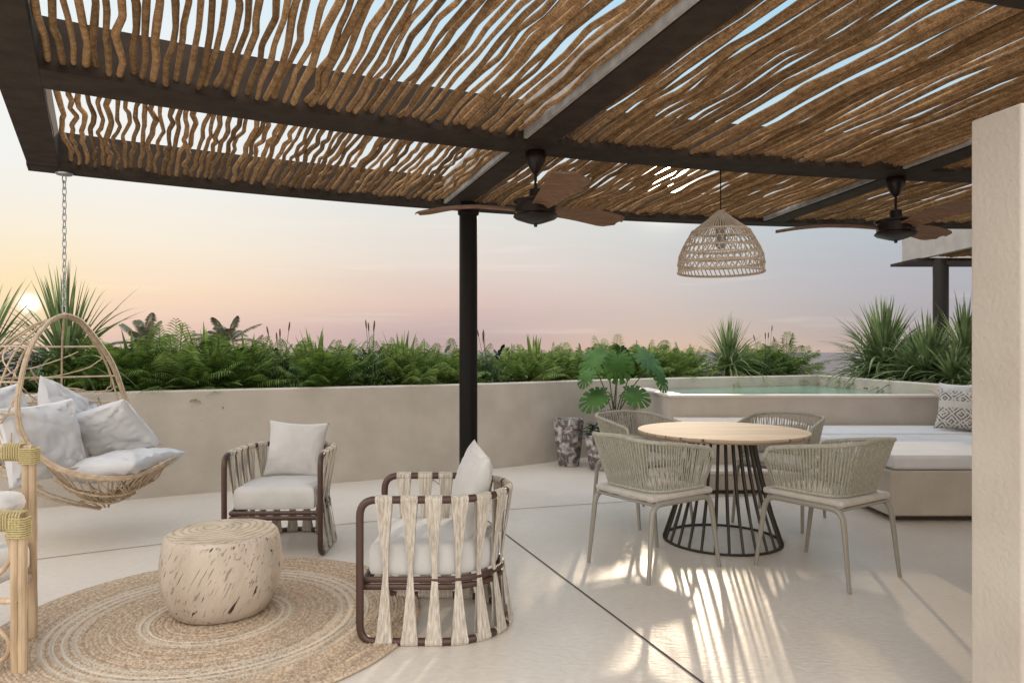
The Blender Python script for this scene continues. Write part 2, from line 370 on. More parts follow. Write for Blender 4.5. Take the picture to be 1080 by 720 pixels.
# ------------------------------------------------------------------ pool
pool = empty('plunge_pool', (1.7,7.45,0), label='raised plaster plunge pool with green water and a pale stone rim', cat='pool')
def loc(o): return Matrix.Translation(-Vector(o.location))
PF = 7.45; PT = .812
def poly_prism(mb, poly, z0, z1):
    n = len(poly); mb.add([(x,y,z0) for x,y in poly]+[(x,y,z1) for x,y in poly], [tuple(range(n-1,-1,-1)), tuple(range(n,2*n))]+[(i,(i+1)%n,(i+1)%n+n,i+n) for i in range(n)])
mb = MB(); poly_prism(mb, [(1.71,PF+.01),(4.597,PF+.01),(4.597,PF+.15),(1.86,PF+.15)], 0, PT); poly_prism(mb, [(1.71,PF+.012),(1.859,PF+.152),(1.76,9.05),(1.60,8.97)], 0, PT)
mb.build('basin_wall', M_plaster2, pool, smooth=False, M=loc(pool))
mb = MB(); poly_prism(mb, [(1.695,PF-.005),(4.595,PF-.005),(4.595,PF+.17),(1.875,PF+.17)], PT, .836); poly_prism(mb, [(1.695,PF-.005),(1.875,PF+.17),(1.775,9.06),(1.585,8.96)], PT, .836)
mb.build('stone_rim', M_stonecap, pool, smooth=False, M=loc(pool))
mb = MB(); mb.add([(1.86,PF+.16,.80),(4.597,PF+.16,.80),(4.597,10.39,.80),(2.8,9.635,.80),(1.76,9.02,.80)], [(0,1,2,3,4)])
mb.build('water', M_water, pool, smooth=False, M=loc(pool))

st = empty('pool_steps', (1.72,6.35,0), label='two pale stone steps leading up to the pool, behind the dining table', cat='steps')
mb = MB(); mb.box(1.80,2.80,6.37,7.44,.0,.035); mb.build('plinth', M_joint, st, smooth=False, M=loc(st))
mb = MB(); mb.box(1.74,2.86,6.33,6.70,.036,.18); mb.box(1.742,2.858,6.702,7.443,.036,.57); mb.build('riser', M_plaster, st, bevel=.01, M=loc(st))
mb = MB(); mb.box(1.73,2.865,6.32,6.705,.182,.215); mb.box(1.73,2.865,6.71,7.442,.572,.60); mb.build('tread', M_stonecap, st, bevel=.008, M=loc(st))

# ------------------------------------------------------------------ daybed
db = empty('daybed', (2.9,5.27,0), label='built-in plaster daybed with thick white mattresses in front of the pool', cat='daybed')
mb = MB(); mb.box(2.98,4.59,5.36,7.44,0,.045); mb.build('plinth', M_joint, db, smooth=False, M=loc(db))
mb = MB(); mb.box(2.885,4.597,5.28,7.444,.046,.395); mb.build('base', M_plaster, db, bevel=.015, M=loc(db))
def mattress(x0,x1,y0,y1,z0,z1,name,par):
    mb = MB(); nx, ny = 28, 20; rows = []
    mb.box(x0,x1,y0,y1,z0,z1)
    o = mb.build(name, M_fabric2, par, bevel=.028, M=loc(par)); return o
mattress(2.91,4.59,5.285,6.655,.398,.508,'mattress',db)
mattress(2.86,4.59,6.66,7.435,.398,.516,'mattress',db)
mb = MB()
mb.tube(fillet([(2.935,5.31,.500),(4.42,5.31,.500)],.02),.004,6); mb.build('piping', M_fabric2, db, M=loc(db))

# ------------------------------------------------------------------ right wall end
mb = MB(); poly_prism(mb, [(1.635,2.22),(1.59,2.40),(5.5,2.75),(5.5,2.57)], 0, 2.10)
tag(mb.build('end_wall', M_plaster2, bevel=.008), 'tall smooth beige wall end close to the camera at the right edge', 'wall')

# ------------------------------------------------------------------ pergola
PZ = 2.57; PD = .25
perg = empty('pergola', (-.37,5.9,0), label='brown steel pergola with vine pole roof held by a round dark post', cat='pergola')
LP = loc(perg)
def arcbeam(r0, r1, a0, a1, z0, z1, name, m, par=perg, n=40):
    mb = MB(); rows = []
    for i in range(n+1):
        a = a0+(a1-a0)*i/n
        rows.append([polar(r0,a,z0),polar(r1,a,z0),polar(r1,a,z1),polar(r0,a,z1),polar(r0,a,z0)])
    mb.strip(rows)
    for r in (rows[0],rows[-1]): mb.add(r[:4], [(0,1,2,3)])
    bmx = mb.build(name, m, par, M=loc(par), angle=30); return bmx
AL, AR = 31.35, -16.0
arcbeam(15.60,15.80,AL,AR,PZ,PZ+PD,'front_beam',M_beam)
arcbeam(13.66,13.93,AL-.7,AR,PZ+.004,PZ+PD-.003,'middle_beam',M_beam)
arcbeam(11.33,11.59,AL-.8,AR,PZ+.004,PZ+PD-.003,'near_beam',M_beam)
angs = [31.0, 19.9, 8.3, -3.2, -14.5]
def radbeam(ang, r0, r1, w, name):
    mb = MB(); c0 = polar(r0,ang); c1 = polar(r1,ang); t = Vector((math.cos(R_(ang)), math.sin(R_(ang)), 0))*w/2
    poly_prism(mb, [((c0-t).x,(c0-t).y),((c0+t).x,(c0+t).y),((c1+t).x,(c1+t).y),((c1-t).x,(c1-t).y)], PZ+.002, PZ+PD-.001)
    mb.build(name, M_beam, perg, smooth=False, M=LP, bevel=.003)
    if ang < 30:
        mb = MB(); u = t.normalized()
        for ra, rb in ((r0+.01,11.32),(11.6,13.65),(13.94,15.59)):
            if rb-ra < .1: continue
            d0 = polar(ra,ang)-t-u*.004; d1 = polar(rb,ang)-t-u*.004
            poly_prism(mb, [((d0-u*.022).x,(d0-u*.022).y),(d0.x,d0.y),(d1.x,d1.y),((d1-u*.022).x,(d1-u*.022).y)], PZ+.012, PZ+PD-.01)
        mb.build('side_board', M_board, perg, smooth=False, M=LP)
for a in angs: radbeam(a, 10.9, 15.598 if a < 30 else 15.60, .18, 'cross_beam')
def pole(mb, r0, r1, a0, a1, z, rad, wig, nseg, rnd, drift=0, key=0):
    pts = []; rs = []
    ph = rnd.uniform(0,99); k = rnd.uniform(.8,1.2)
    off = 0
    nseg = nseg
    for i in range(nseg+1):
        t = i/nseg; r = r0+(r1-r0)*t
        if 0 < i < nseg:
            t = (i+rnd.uniform(-.3,.3))/nseg; r = r0+(r1-r0)*t
        a = a0+(a1-a0)*t
        w = 0 if i in (0, nseg) else max(-1.7,min(1.7,rnd.gauss(0, 1)))*wig
        off = w*.8+drift*noise.noise(Vector((math.radians(a)*r*1.3, r*2.6, key)))*math.sin(math.pi*t)**.5
        da = math.degrees(off/r)
        pts.append(polar(r, a+da, z+rnd.uniform(-.008,.008))); rs.append(rad*rnd.uniform(.88,1.12))
    # round each bend a little
    q = []; rr = []
    for i, p in enumerate(pts):
        if i in (0, len(pts)-1): q.append(p); rr.append(rs[i]); continue
        q.append(p.lerp(pts[i-1], .09)); q.append(p.lerp(pts[i+1], .09)); rr += [rs[i]]*2
    mb.tube(q, rr, 7)
rnd = random.Random(3)
#            r0    r1     aL     aR    count  radius  wiggle  segs
bays = [(11.585,13.67,30.55,20.35,52,.0150,.0105,9),
        (11.585,13.67,19.40, 8.75,62,.0148,.0055,9),
        (11.585,13.67, 7.85,-2.85,62,.0148,.0055,9),
        (11.585,13.67,-3.7,-14.1,58,.0150,.0060,7),
        (13.92,15.61,30.5,20.35,58,.0142,.0105,12),
        (13.92,15.61,19.40, 8.75,66,.0148,.0070,9),
        (13.92,15.61, 7.85,-2.85,68,.0148,.0070,9),
        (13.92,15.61,-3.7,-14.1,62,.0150,.0075,7)]
for (r0,r1,aL,aR,n,rad,wig,ns) in bays:
    mb = MB()
    for i in range(n):
        a = aL+(aR-aL)*(i+.5)/n
        da = abs(aR-aL)/n
        a0_ = a+rnd.gauss(0,.13)*da; a1_ = a+rnd.gauss(0,.13)*da
        pole(mb, r0, r1, a0_, a1_, PZ+.05+rnd.uniform(-.012,.018), rad*rnd.uniform(.78,1.15), wig, ns, rnd, .022 if aL > 30 else .042, r0)
    mb.build('pole_panel', M_pole, perg, M=LP, angle=80)
mb = MB(); mb.lathe([(.0775,0),(.0775,2.36),(.0775,2.50)], 32, M=Matrix.Translation((-.372,5.9,0))); mb.build('post', M_post, perg, M=LP)
mb = MB(); mb.lathe([(.079,2.46),(.09,2.47),(.092,2.515),(.085,2.53),(.068,2.535),(.068,2.571)], 32, M=Matrix.Translation((-.372,5.9,0))); mb.build('collar', M_post, perg, M=LP)

# neighbouring canopy at the far right
nc = empty('far_canopy', (6.07,9.8,0), label='second pergola far right with pale fascia and a thick grey post', cat='pergola')
mb = MB(); mb.box(5.97,6.05,7.0,10.6,2.66,3.05); mb.box(6.052,10,10.52,10.6,2.66,3.05); mb.build('fascia', M_white_fascia, nc, bevel=.005, M=loc(nc))
mb = MB(); mb.box(5.86,10,10.0,10.72,2.615,2.655); mb.build('lower_frame', M_beam, nc, smooth=False, M=loc(nc))
mb = MB(); 
for i in range(60):
    x = 6.1+i*.062; mb.tube([(x+rnd.gauss(0,.01),7.1+j*.58,2.70+rnd.gauss(0,.006)) for j in range(6)], .028, 6)
mb.build('pole_panel', M_pole, nc, M=loc(nc))
mb = MB(); mb.lathe([(.1,0),(.1,2.5),(.1,2.53),(.075,2.54),(.075,2.614)], 28, M=Matrix.Translation((6.07,9.8,0))); mb.build('post', mat('grey post',(.025,.022,.02),.5,0,.2), nc, M=loc(nc))

# ------------------------------------------------------------------ ceiling fans
def fan(x, y, label, rz=0):
    t = empty('ceiling_fan', (x,y,2.57), rz, label, 'ceiling fan', 'ceiling fans under the pergola')
    mb = MB(); mb.lathe([(.0,.0),(.062,-.0),(.066,-.02),(.062,-.06),(.03,-.12),(.014,-.14),(0,-.14)][::-1], 28); mb.build('canopy', M_fan, t)
    mb = MB(); mb.tube([(0,0,-.12),(0,0,-.30)], .0095, 12); mb.build('rod', M_fan, t)
    mb = MB(); mb.lathe([(0,-.478),(.010,-.476),(.012,-.462),(.05,-.452),(.128,-.425),(.142,-.413),(.140,-.405),(.128,-.395),(.128,-.335),(.142,-.320),(.142,-.312),(.10,-.300),(.042,-.296),(.04,-.24),(.03,-.236),(0,-.236)], 36); mb.build('motor', M_fan, t, angle=25)
    for a in (163, 42, -78):
        mb = MB(); n = 16; top = []; bot = []
        for i in range(n+1):
            s = i/n; r = .12+.70*s
            w = .050+.060*math.sin(min(1,s*1.1)*math.pi*.5); 
            if s > .88: w *= math.sqrt(max(0.10, 1-((s-.88)/.126)**2))
            zc = -.352+.03*math.sin(s*math.pi)-.005*s+.02*s*s
            sweep = .03*math.sin(s*math.pi)
            row_t = []; row_b = []
            for j in range(7):
                v = -1+2*j/6; tilt = .24*(1-.4*s)
                y_ = sweep+v*w; z_ = zc-v*w*tilt-.012*v*v
                row_t.append(Vector((r,y_,z_+.006))); row_b.append(Vector((r,y_,z_-.006)))
            top.append(row_t); bot.append(row_b[::-1])
        loop = [a_+b__ + [a_[0]] for a_, b__ in zip(top, bot)]
        mb.strip(loop); mb.add(loop[0][:-1], [tuple(range(14))]); mb.add(loop[-1][:-1], [tuple(range(14))])
        mb.build('blade', M_blade, t, M=Matrix.Rotation(R_(a),4,'Z'), angle=50)
    return t
fan(.15, 4.40, 'dark ceiling fan with wooden blades beside the round post', 0)
fan(2.80, 5.05, 'dark ceiling fan right of the woven pendant lamp', R_(-4))

# ------------------------------------------------------------------ pendant lamp
lampx, lampy = 1.462, 4.85
pl = empty('pendant_lamp', (lampx,lampy,2.60), label='woven cane dome pendant lamp hanging over the dining table', cat='lamp')
prof = [(.018,-.315),(.10,-.385),(.195,-.455),(.225,-.505),(.262,-.575),(.284,-.63),(.290,-.68),(.289,-.742)]
def pr(t):
    f = t*(len(prof)-1); i = min(int(f), len(prof)-2); u = f-i; a, b = prof[i], prof[i+1]; return a[0]+(b[0]-a[0])*u, a[1]+(b[1]-a[1])*u
mb = MB()
for k in range(64):
    a = 2*math.pi*k/64; mb.tube([(math.cos(a)*pr(t)[0], math.sin(a)*pr(t)[0], pr(t)[1]) for t in (0,.12,.24,.30)], .0042, 5)
for k in range(38):
    for s in (1,-1):
        a0 = 2*math.pi*k/38; pts = []
        for j in range(9):
            t = .28+.57*j/8; r, z = pr(t); a = a0+s*.42*j/8; r += s*.002; pts.append((math.cos(a)*r, math.sin(a)*r, z))
        mb.tube(pts, .0034, 5)
for k in range(56):
    a0 = 2*math.pi*k/56; pts = []
    for j in range(3):
        t = .85+.15*j/2; r, z = pr(t); a = a0-.09*j/2; pts.append((math.cos(a)*r, math.sin(a)*r, z))
    mb.tube(pts, .004, 5)
mb.build('woven_shade', M_lamp, pl)
mb = MB()
for t, rr in ((0,.006),(.285,.005),(.30,.005),(.44,.004),(.56,.004),(.58,.004),(.70,.004),(.715,.004),(.85,.006),(.87,.006),(1.0,.009)):
    r, z = pr(t); mb.tube([(math.cos(2*math.pi*k/48)*(r+.002), math.sin(2*math.pi*k/48)*(r+.002), z) for k in range(48)], rr, 6, closed=True)
mb.build('shade_ring', M_lamp, pl)
mb = MB(); mb.tube([(0,0,.02),(0,0,-.32)], .004, 8); mb.build('cord', M_post, pl)
mb = MB(); mb.lathe([(0,-.58),(.02,-.575),(.034,-.56),(.036,-.42),(.02,-.40),(.012,-.32),(0,-.32)], 20); mb.build('lamp_holder', mat('holder',(.33,.32,.31),.5), pl)

# ------------------------------------------------------------------ dining table
tx, ty = 1.455, 4.80
tb = empty('dining_table', (tx,ty,0), label='round dining table with wooden plank top on a cone of dark metal rods', cat='table')
mb = MB(); mb.lathe([(0,.722),(.50,.722),(.545,.728),(.572,.742),(.576,.752),(.572,.760),(0,.760)], 96); mb.build('tabletop', M_top, tb, M=Matrix.Rotation(R_(8),4,'Z'), angle=50)
mb = MB(); mb.lathe([(.385,.0),(.402,.0),(.402,.014),(.385,.014),(.385,.0)], 72, closeends=False); mb.build('base_ring', M_darkrod, tb, angle=40)
mb = MB(); mb.lathe([(.185,.706),(.24,.706),(.24,.721),(.185,.721),(.185,.706)], 48, closeends=False); mb.build('top_ring', M_darkrod, tb, angle=40)
NR = 28
for k in range(NR):
    a = 2*math.pi*k/NR+.05; c, s = math.cos(a), math.sin(a)
    mb = MB(); mb.tube([(c*.393,s*.393,.012),(c*.33,s*.33,.20),(c*.272,s*.272,.42),(c*.232,s*.232,.60),(c*.212,s*.212,.712)], .0095, 8); mb.build('rod', M_darkrod, tb)

# ------------------------------------------------------------------ dining chairs
def superU(hw, yb, yf, rc, n_side, n_corner, n_back):
    """plan of a U open to +y: from the left arm front, round the back, to the right arm front"""
    pts = [Vector((-hw, yf, 0)), Vector((-hw, yb, 0)), Vector((hw, yb, 0)), Vector((hw, yf, 0))]
    f = fillet(pts, rc, 10)
    return f
def resample(pts, n):
    L = [0]
    for a, b in zip(pts, pts[1:]): L.append(L[-1]+(b-a).length)
    out = []; j = 0
    for i in range(n):
        s = L[-1]*i/(n-1)
        while j < len(pts)-2 and L[j+1] < s: j += 1
        u = (s-L[j])/max(1e-9, L[j+1]-L[j]); out.append(pts[j].lerp(pts[j+1], min(1,u)))
    return out
def dining_chair(label):
    t = empty('dining_chair', (0,0,0), 0, label, 'chair', 'rope chairs around the dining table')
    for sx in (-1, 1):
        x = .255*sx; xi = .24*sx
        mb = MB(); p = fillet([(x,-.30,0),(xi,-.252,.435),(xi,.235,.435),(x,.30,0)], .075, 8)
        rs = [.0115+.005*min(1, v.z/.38) for v in p]
        mb.tube(p, rs, 10); mb.build('leg_frame', M_chairmetal, t)
    mb = MB()
    for y in (-.235, .222): mb.tube([(-.24,y,.432),(.24,y,.432)], .010, 8)
    mb.tube([(-.12,-.235,.432),(-.12,.222,.432)], .008, 6); mb.tube([(.12,-.235,.432),(.12,.222,.432)], .008, 6)
    mb.build('seat_rail', M_chairmetal, t)
    # cushion
    mb = MB(); nx = 16; rows = []
    mb.box(-.245,.245,-.258,.262,.447,.486); o = mb.build('cushion', M_seatpad, t, bevel=.017)
    n = 74
    bot = resample(superU(.228,-.215,.185,.13,0,0,0), n); top = resample(superU(.282,-.315,.215,.17,0,0,0), n)
    def ztop(i):
        u = abs(i/(n-1)*2-1); dd = min(i, n-1-i); return .808-.085*(u**1.5)-(.050,.008,.001)[dd] if dd < 3 else .808-.085*(u**1.5)
    topp = [Vector((p.x,p.y,ztop(i))) for i, p in enumerate(top)]; botp = [Vector((p.x,p.y,.498)) for p in bot]
    mb = MB(); path_ = [botp[0]]+[botp[0].lerp(topp[0],.6)]+topp+[botp[-1].lerp(topp[-1],.6)]+[botp[-1]]
    mb.tube(path_, .0095, 8); mb.tube(botp, .009, 8)
    for i in (11, 23, n-24, n-12): mb.tube([botp[i]+Vector((0,0,-.001)), Vector((botp[i].x*.98,botp[i].y*.98,.44))], .006, 6)
    mb.build('back_frame', M_chairmetal, t)
    rn = random.Random(11); mb = MB()
    for layer in (0, 1):
        for i in range(0, n-1, 1+layer):
            j = i
            a = botp[i].lerp(botp[i+1], .25+.5*layer); b = topp[j].lerp(topp[j+1], .25+.5*layer)
            sh = .005*(1 if not layer else -1.4)
            nrm = Vector((a.x, a.y+.02, 0)).normalized()*sh
            u = i/(n-1); lean = 3.0*math.sin(u*math.pi*2)*(1 if layer else -.15)
            jj = min(n-2, max(0, i+lean)); fj = int(jj); b = topp[fj].lerp(topp[fj+1], jj-fj)
            m_ = a.lerp(b,.5)+nrm*1.2
            mb.tube([a+nrm, m_, b+nrm*.6], .0043 if not layer else .0034, 5, caps=False)
        # rope wrap round the rails
    k = 0
    mb.tube([p+Vector((0,0,.001)) for p in topp], .0125, 8); mb.tube([p for p in botp], .0115, 8)
    mb.build('rope_weave', M_rope, t)
    return t
ch = dining_chair('rope-backed dining chair at the front left of the round table, nearest the armchairs')
def put(c, x, y, fx, fy): c.location = (x,y,0); c.rotation_euler.z = math.atan2(-fx, fy)
chs = [ch]+[copy_tree(ch) for _ in range(3)]
put(chs[0], .865, 4.24, .826, .564)
put(chs[1], 1.865, 4.115, -.55, .84)
chs[1]['label'] = 'rope-backed dining chair at the front right of the table, in front of the daybed'
put(chs[2], 1.02, 5.45, .46, -.88)
chs[2]['label'] = 'rope-backed dining chair behind the table on the left, near the potted monstera'
put(chs[3], 2.07, 5.36, -.62, -.78)
chs[3]['label'] = 'rope-backed dining chair behind the table on the right, before the pool steps'

# ------------------------------------------------------------------ cushions
def pillow(w, h, th, seed=0, n=26, corner=.10, wr=.012, sag=0):
    """lies in local xz, thickness along y, bottom edge at z=0"""
    mb = MB(); rn = seed*13.7
    for side in (1, -1):
        rows = []
        for i in range(n+1):
            row = []
            for j in range(n+1):
                u = -1+2*i/n; v = -1+2*j/n
                e = (1-u*u)*(1-v*v)
                ed = 1-corner*((1-v*v))*(abs(u)**2.2); ed2 = 1-corner*((1-u*u))*(abs(v)**2.2)
                x = u*w/2*ed; z = v*h/2*ed2
                puff = th/2*(max(0,e)**.42)
                d = noise.noise(Vector((u*1.6+rn, v*1.6, side*3.1)))*.6+noise.noise(Vector((u*5+rn, v*2.2, side)))*.4
                # creases radiating from the corners
                cr = math.sin(math.atan2(1-abs(v)+.05, 1-abs(u)+.05)*11+rn)*math.exp(-((1-abs(u))**2+(1-abs(v))**2)*2.2)
                fold = 1-abs(noise.noise(Vector((u*2.6+v*1.1+rn, v*3.4-u*.8, 7+side))))*2; fold2 = 1-abs(noise.noise(Vector((u*4.6-v*2.1+rn, v*1.9, 17+side))))*2
                y = side*(puff+(d*wr+cr*wr*.5-(max(0,fold-.5)**1.5*1.0+max(0,fold2-.7)*.25)*wr)*min(1,e*5))
                z += -sag*(1-v*v)*0 
                row.append(Vector((x, y, z+h/2)))
            rows.append(row if side > 0 else row[::-1])
        mb.strip(rows)
    return mb
def weld(o):
    bm = bmesh.new(); bm.from_mesh(o.data); bmesh.ops.remove_doubles(bm, verts=bm.verts, dist=.0004)
    bmesh.ops.recalc_face_normals(bm, faces=bm.faces)
    bm.to_mesh(o.data); bm.free(); o.data.polygons.foreach_set('use_smooth', [True]*len(o.data.polygons)); return o
def place(o, loc_, rx=0, ry=0, rz=0):
    o.location = loc_; o.rotation_mode = 'XYZ'; o.rotation_euler = (R_(rx), R_(ry), R_(rz)); return o

# ------------------------------------------------------------------ strap armchairs  (local: front faces -y)
def armchair(label):
    t = empty('strap_armchair', (0,0,0), 0, label, 'armchair', 'strap armchairs on the jute rug')
    hw = .30; yf = -.33; yb = .33; ZT, ZB = .645, .016
    def plan(off=0, yfo=0):
        h = hw-off; pts = [Vector((-h, yf+yfo, 0))]
        pts.append(Vector((-h, .03-.0, 0)))
        for k in range(1, 24):
            a = math.pi-math.pi*k/24; pts.append(Vector((h*math.cos(a), .03+(yb-off-.03)*math.sin(a), 0)))
        pts.append(Vector((h, .03, 0))); pts.append(Vector((h, yf+yfo, 0))); return pts
    pl_ = plan(0)
    top = [Vector((p.x,p.y,ZT)) for p in pl_]; bot = [Vector((p.x,p.y,ZB)) for p in pl_]
    left = top[0]; 
    loop = fillet([top[0]], .07) if False else None
    # a closed loop: top U, right post, bottom U reversed, left post, with rounded front corners
    raw = top + bot[::-1]; n0 = len(top)
    out = []
    N_ = len(raw)
    for i, p in enumerate(raw):
        if i in (0, n0-1, n0, N_-1):
            a = raw[(i-1) % N_]; b = raw[(i+1) % N_]
            u = (a-p).normalized()*.075; w = (b-p).normalized()*.075
            for k in range(8):
                s = k/7; out.append((p+u)*(1-s)**2+p*2*s*(1-s)+(p+w)*s*s)
        else: out.append(p)
    mb = MB(); mb.tube(out, .0175, 12, closed=True); mb.build('frame', M_tube, t)
    mb = MB()
    for z in (.280, .248):
        pp = [Vector((p.x,p.y,z)) for p in plan(.035, .012)]
        mb.tube(pp+[], .0145, 10, closed=True)
    mb.build('seat_frame', M_tube, t)
    # straps
    path_ = resample(pl_, 400); L = sum((a-b).length for a, b in zip(path_, path_[1:]))
    ns = 14; mb = MB()
    for k in range(ns):
        s = (.105+(L-.21)*k/(ns-1))/L; idx = int(s*399)
        zs = [ZT+.0, ZT-.03]+[ZT-.03-(ZT-ZB-.06)*i/18 for i in range(1, 18)]+[ZB+.03, ZB]
        outer = []; inner = []
        for z in zs:
            d = abs(z-.325)/.315; w = .011+.0255*min(1, d)**1.15
            pinch = .050*max(0, 1-d)**1.0
            hwid = w; q = []
            for e in (-1, -.5, 0, .5, 1):
                ii = idx+e*hwid/L*399; ii = min(398.99, max(0, ii)); fi = int(ii); p = path_[fi].lerp(path_[fi+1], ii-fi)
                tg = (path_[min(399,fi+3)]-path_[max(0,fi-3)]).normalized(); nr = Vector((tg.y,-tg.x,0))   # outwards?
                cdir = Vector((p.x, min(0,0)+max(0,p.y-.03), 0)); 
                if nr.dot(cdir) < 0: nr = -nr
                q.append((p, nr))
            outer.append([Vector((p.x,p.y,z))+nr*(.0205-pinch) for p, nr in q])
            inner.append([Vector((p.x,p.y,z))+nr*(.0165-pinch) for p, nr in q])
        loopr = [a+b[::-1]+[a[0]] for a, b in zip(outer, inner)]
        mb.strip(loopr)
        # second layer inside the rails, meeting the outer one at the pinch
        inner2 = []
        for z, row in zip(zs, outer):
            d = abs(z-.325)/.315; inner2.append([v for v in row])
        lay = []
        for z, row, rin in zip(zs, outer, inner):
            d = min(1, abs(z-.325)/.315)
            nrv = [(a-b).normalized() for a, b in zip(row, rin)]
            lay.append([a-nv*(.004+.030*d) for a, nv in zip(row, nrv)])
        lay2 = [[a-nv*.003 for a, nv in zip(r_, [(x-y).normalized() for x, y in zip(outer[i], inner[i])])] for i, r_ in enumerate(lay)]
        mb.strip([a+b[::-1]+[a[0]] for a, b in zip(lay, lay2)])
        for z in (ZT, ZB):
            seg = []
            for e in range(-3, 4):
                ii = min(398.99, max(0, idx+e/3*.0375/L*399)); fi = int(ii); p = path_[fi].lerp(path_[fi+1], ii-fi); seg.append(Vector((p.x,p.y,z)))
            mb.tube(seg, .0215, 12)
    mb.build('strap_weave', M_strap, t, angle=60)
    # seat cushion
    mb = MB(); pts = plan(.045, .03); n_ = len(pts); cz0, cz1 = .298, .435
    c = Vector((0,-.02,0)); prof_ = [(0,cz0,.0),(.965,cz0,0),(.99,cz0+.02,0),(1.0,cz0+.06,0),(.995,cz1-.035,0),(.975,cz1-.012,0),(.93,cz1-.0,0),(.6,cz1+.012,0),(0,cz1+.018,0)]
    dpts = resample(pts+[pts[0]], 90)[:-1]
    rows = []
    for s, z, _ in prof_:
        r = [Vector((c.x+(p.x-c.x)*s, c.y+(p.y-c.y)*s, z+noise.noise(Vector((p.x*5,p.y*5,z*3)))*.004)) for p in dpts]; rows.append(r+[r[0]])
    mb.strip(rows); o = mb.build('seat_cushion', M_fabric, t, angle=50)
    return t
ac1 = armchair('brown framed strap armchair facing the camera, behind the log table')
ac2 = copy_tree(ac1); ac2['label'] = 'brown framed strap armchair seen from its side, facing the log table from the right'
ac1.location = (-1.525, 4.70, 0); ac1.rotation_euler.z = R_(2)
ac2.location = (-.345, 3.37, 0); ac2.rotation_euler.z = R_(-90)
p1 = weld(pillow(.42,.40,.15,2).build('throw_pillow', M_fabric)); place(p1, (-1.52,4.80,.425), -17, 3, 3)
tag(p1, 'square off-white pillow leaning in the armchair behind the log table', 'pillow')
p2 = weld(pillow(.43,.42,.15,5).build('throw_pillow', M_fabric)); place(p2, (-.255,3.40,.425), -14, 4, -78)
tag(p2, 'pale grey pillow standing in the side-on armchair, right of the rug', 'pillow')

# ------------------------------------------------------------------ rug, stump
def rug_mat():
    m = mat('jute', (.40,.29,.19), .95, col2=(.66,.52,.38), nscale=62, ndetail=4, bump=1, bscale=85, bdist=.012, ramp=(.36,.62))
    nt = m.node_tree; N = nt.nodes; L = nt.links; b = N['Principled BSDF']; base = b.inputs['Base Color'].links[0].from_socket
    tc = [n for n in N if n.type == 'TEX_COORD'][0]; ln = N.new('ShaderNodeVectorMath'); ln.operation = 'LENGTH'; L.new(tc.outputs['Object'], ln.inputs[0])
    nn = N.new('ShaderNodeTexNoise'); nn.inputs['Scale'].default_value = 60; L.new(tc.outputs['Object'], nn.inputs[0])
    ad = N.new('ShaderNodeMath'); ad.operation = 'MULTIPLY_ADD'; L.new(nn.outputs[0], ad.inputs[0]); ad.inputs[1].default_value = .008; L.new(ln.outputs['Value'], ad.inputs[2])
    r = N.new('ShaderNodeValToRGB'); r.color_ramp.interpolation = 'LINEAR'; cr = r.color_ramp
    bands = [(.300,.312),(.335,.347),(.585,.598),(.628,.640),(.668,.684),(.712,.724)]
    while len(cr.elements) > 1: cr.elements.remove(cr.elements[0])
    cr.elements[0].position = 0; cr.elements[0].color = (0,0,0,1)
    for a, b2 in bands:
        for p, v in ((a-.004,0),(a,1),(b2,1),(b2+.004,0)):
            e = cr.elements.new(p); e.color = (v,v,v,1)
    L.new(ad.outputs[0], r.inputs[0])
    mx = N.new('ShaderNodeMix'); mx.data_type = 'RGBA'; L.new(r.outputs[0], mx.inputs[0]); L.new(base, mx.inputs[6]); mx.inputs[7].default_value = (.66,.59,.49,1)
    n1 = N.new('ShaderNodeTexNoise'); n1.noise_dimensions = '1D'; n1.inputs['Scale'].default_value = 60; n1.inputs['Detail'].default_value = 3; L.new(ad.outputs[0], n1.inputs['W'])
    r1 = N.new('ShaderNodeValToRGB'); r1.color_ramp.elements[0].position = .35; r1.color_ramp.elements[1].position = .62; r1.color_ramp.elements[0].color = (.80,.75,.70,1); r1.color_ramp.elements[1].color = (1.0,1.0,1.0,1); L.new(n1.outputs[0], r1.inputs[0])
    m2 = N.new('ShaderNodeMix'); m2.data_type = 'RGBA'; m2.blend_type = 'MULTIPLY'; m2.inputs[0].default_value = 1; L.new(mx.outputs[2], m2.inputs[6]); L.new(r1.outputs[0], m2.inputs[7])
    L.new(m2.outputs[2], b.inputs['Base Color'])
    return m
mb = MB(); prof_ = [(0,.012)]; n = 55
for i in range(n):
    r0 = .975*i/n; dr = .975/n
    prof_ += [(r0+dr*.12,.0100),(r0+dr*.5,.0155),(r0+dr*.88,.0100)] if i else [(dr*.85,.0115)]
prof_ += [(.975,.006),(.975,.0005)]
mb.lathe(prof_[1:], 128); rug = mb.build('rug', rug_mat(), angle=80); rug.location = (-1.43,3.36,.004)
tag(rug, 'round braided jute rug with cream rings under the log table', 'rug')

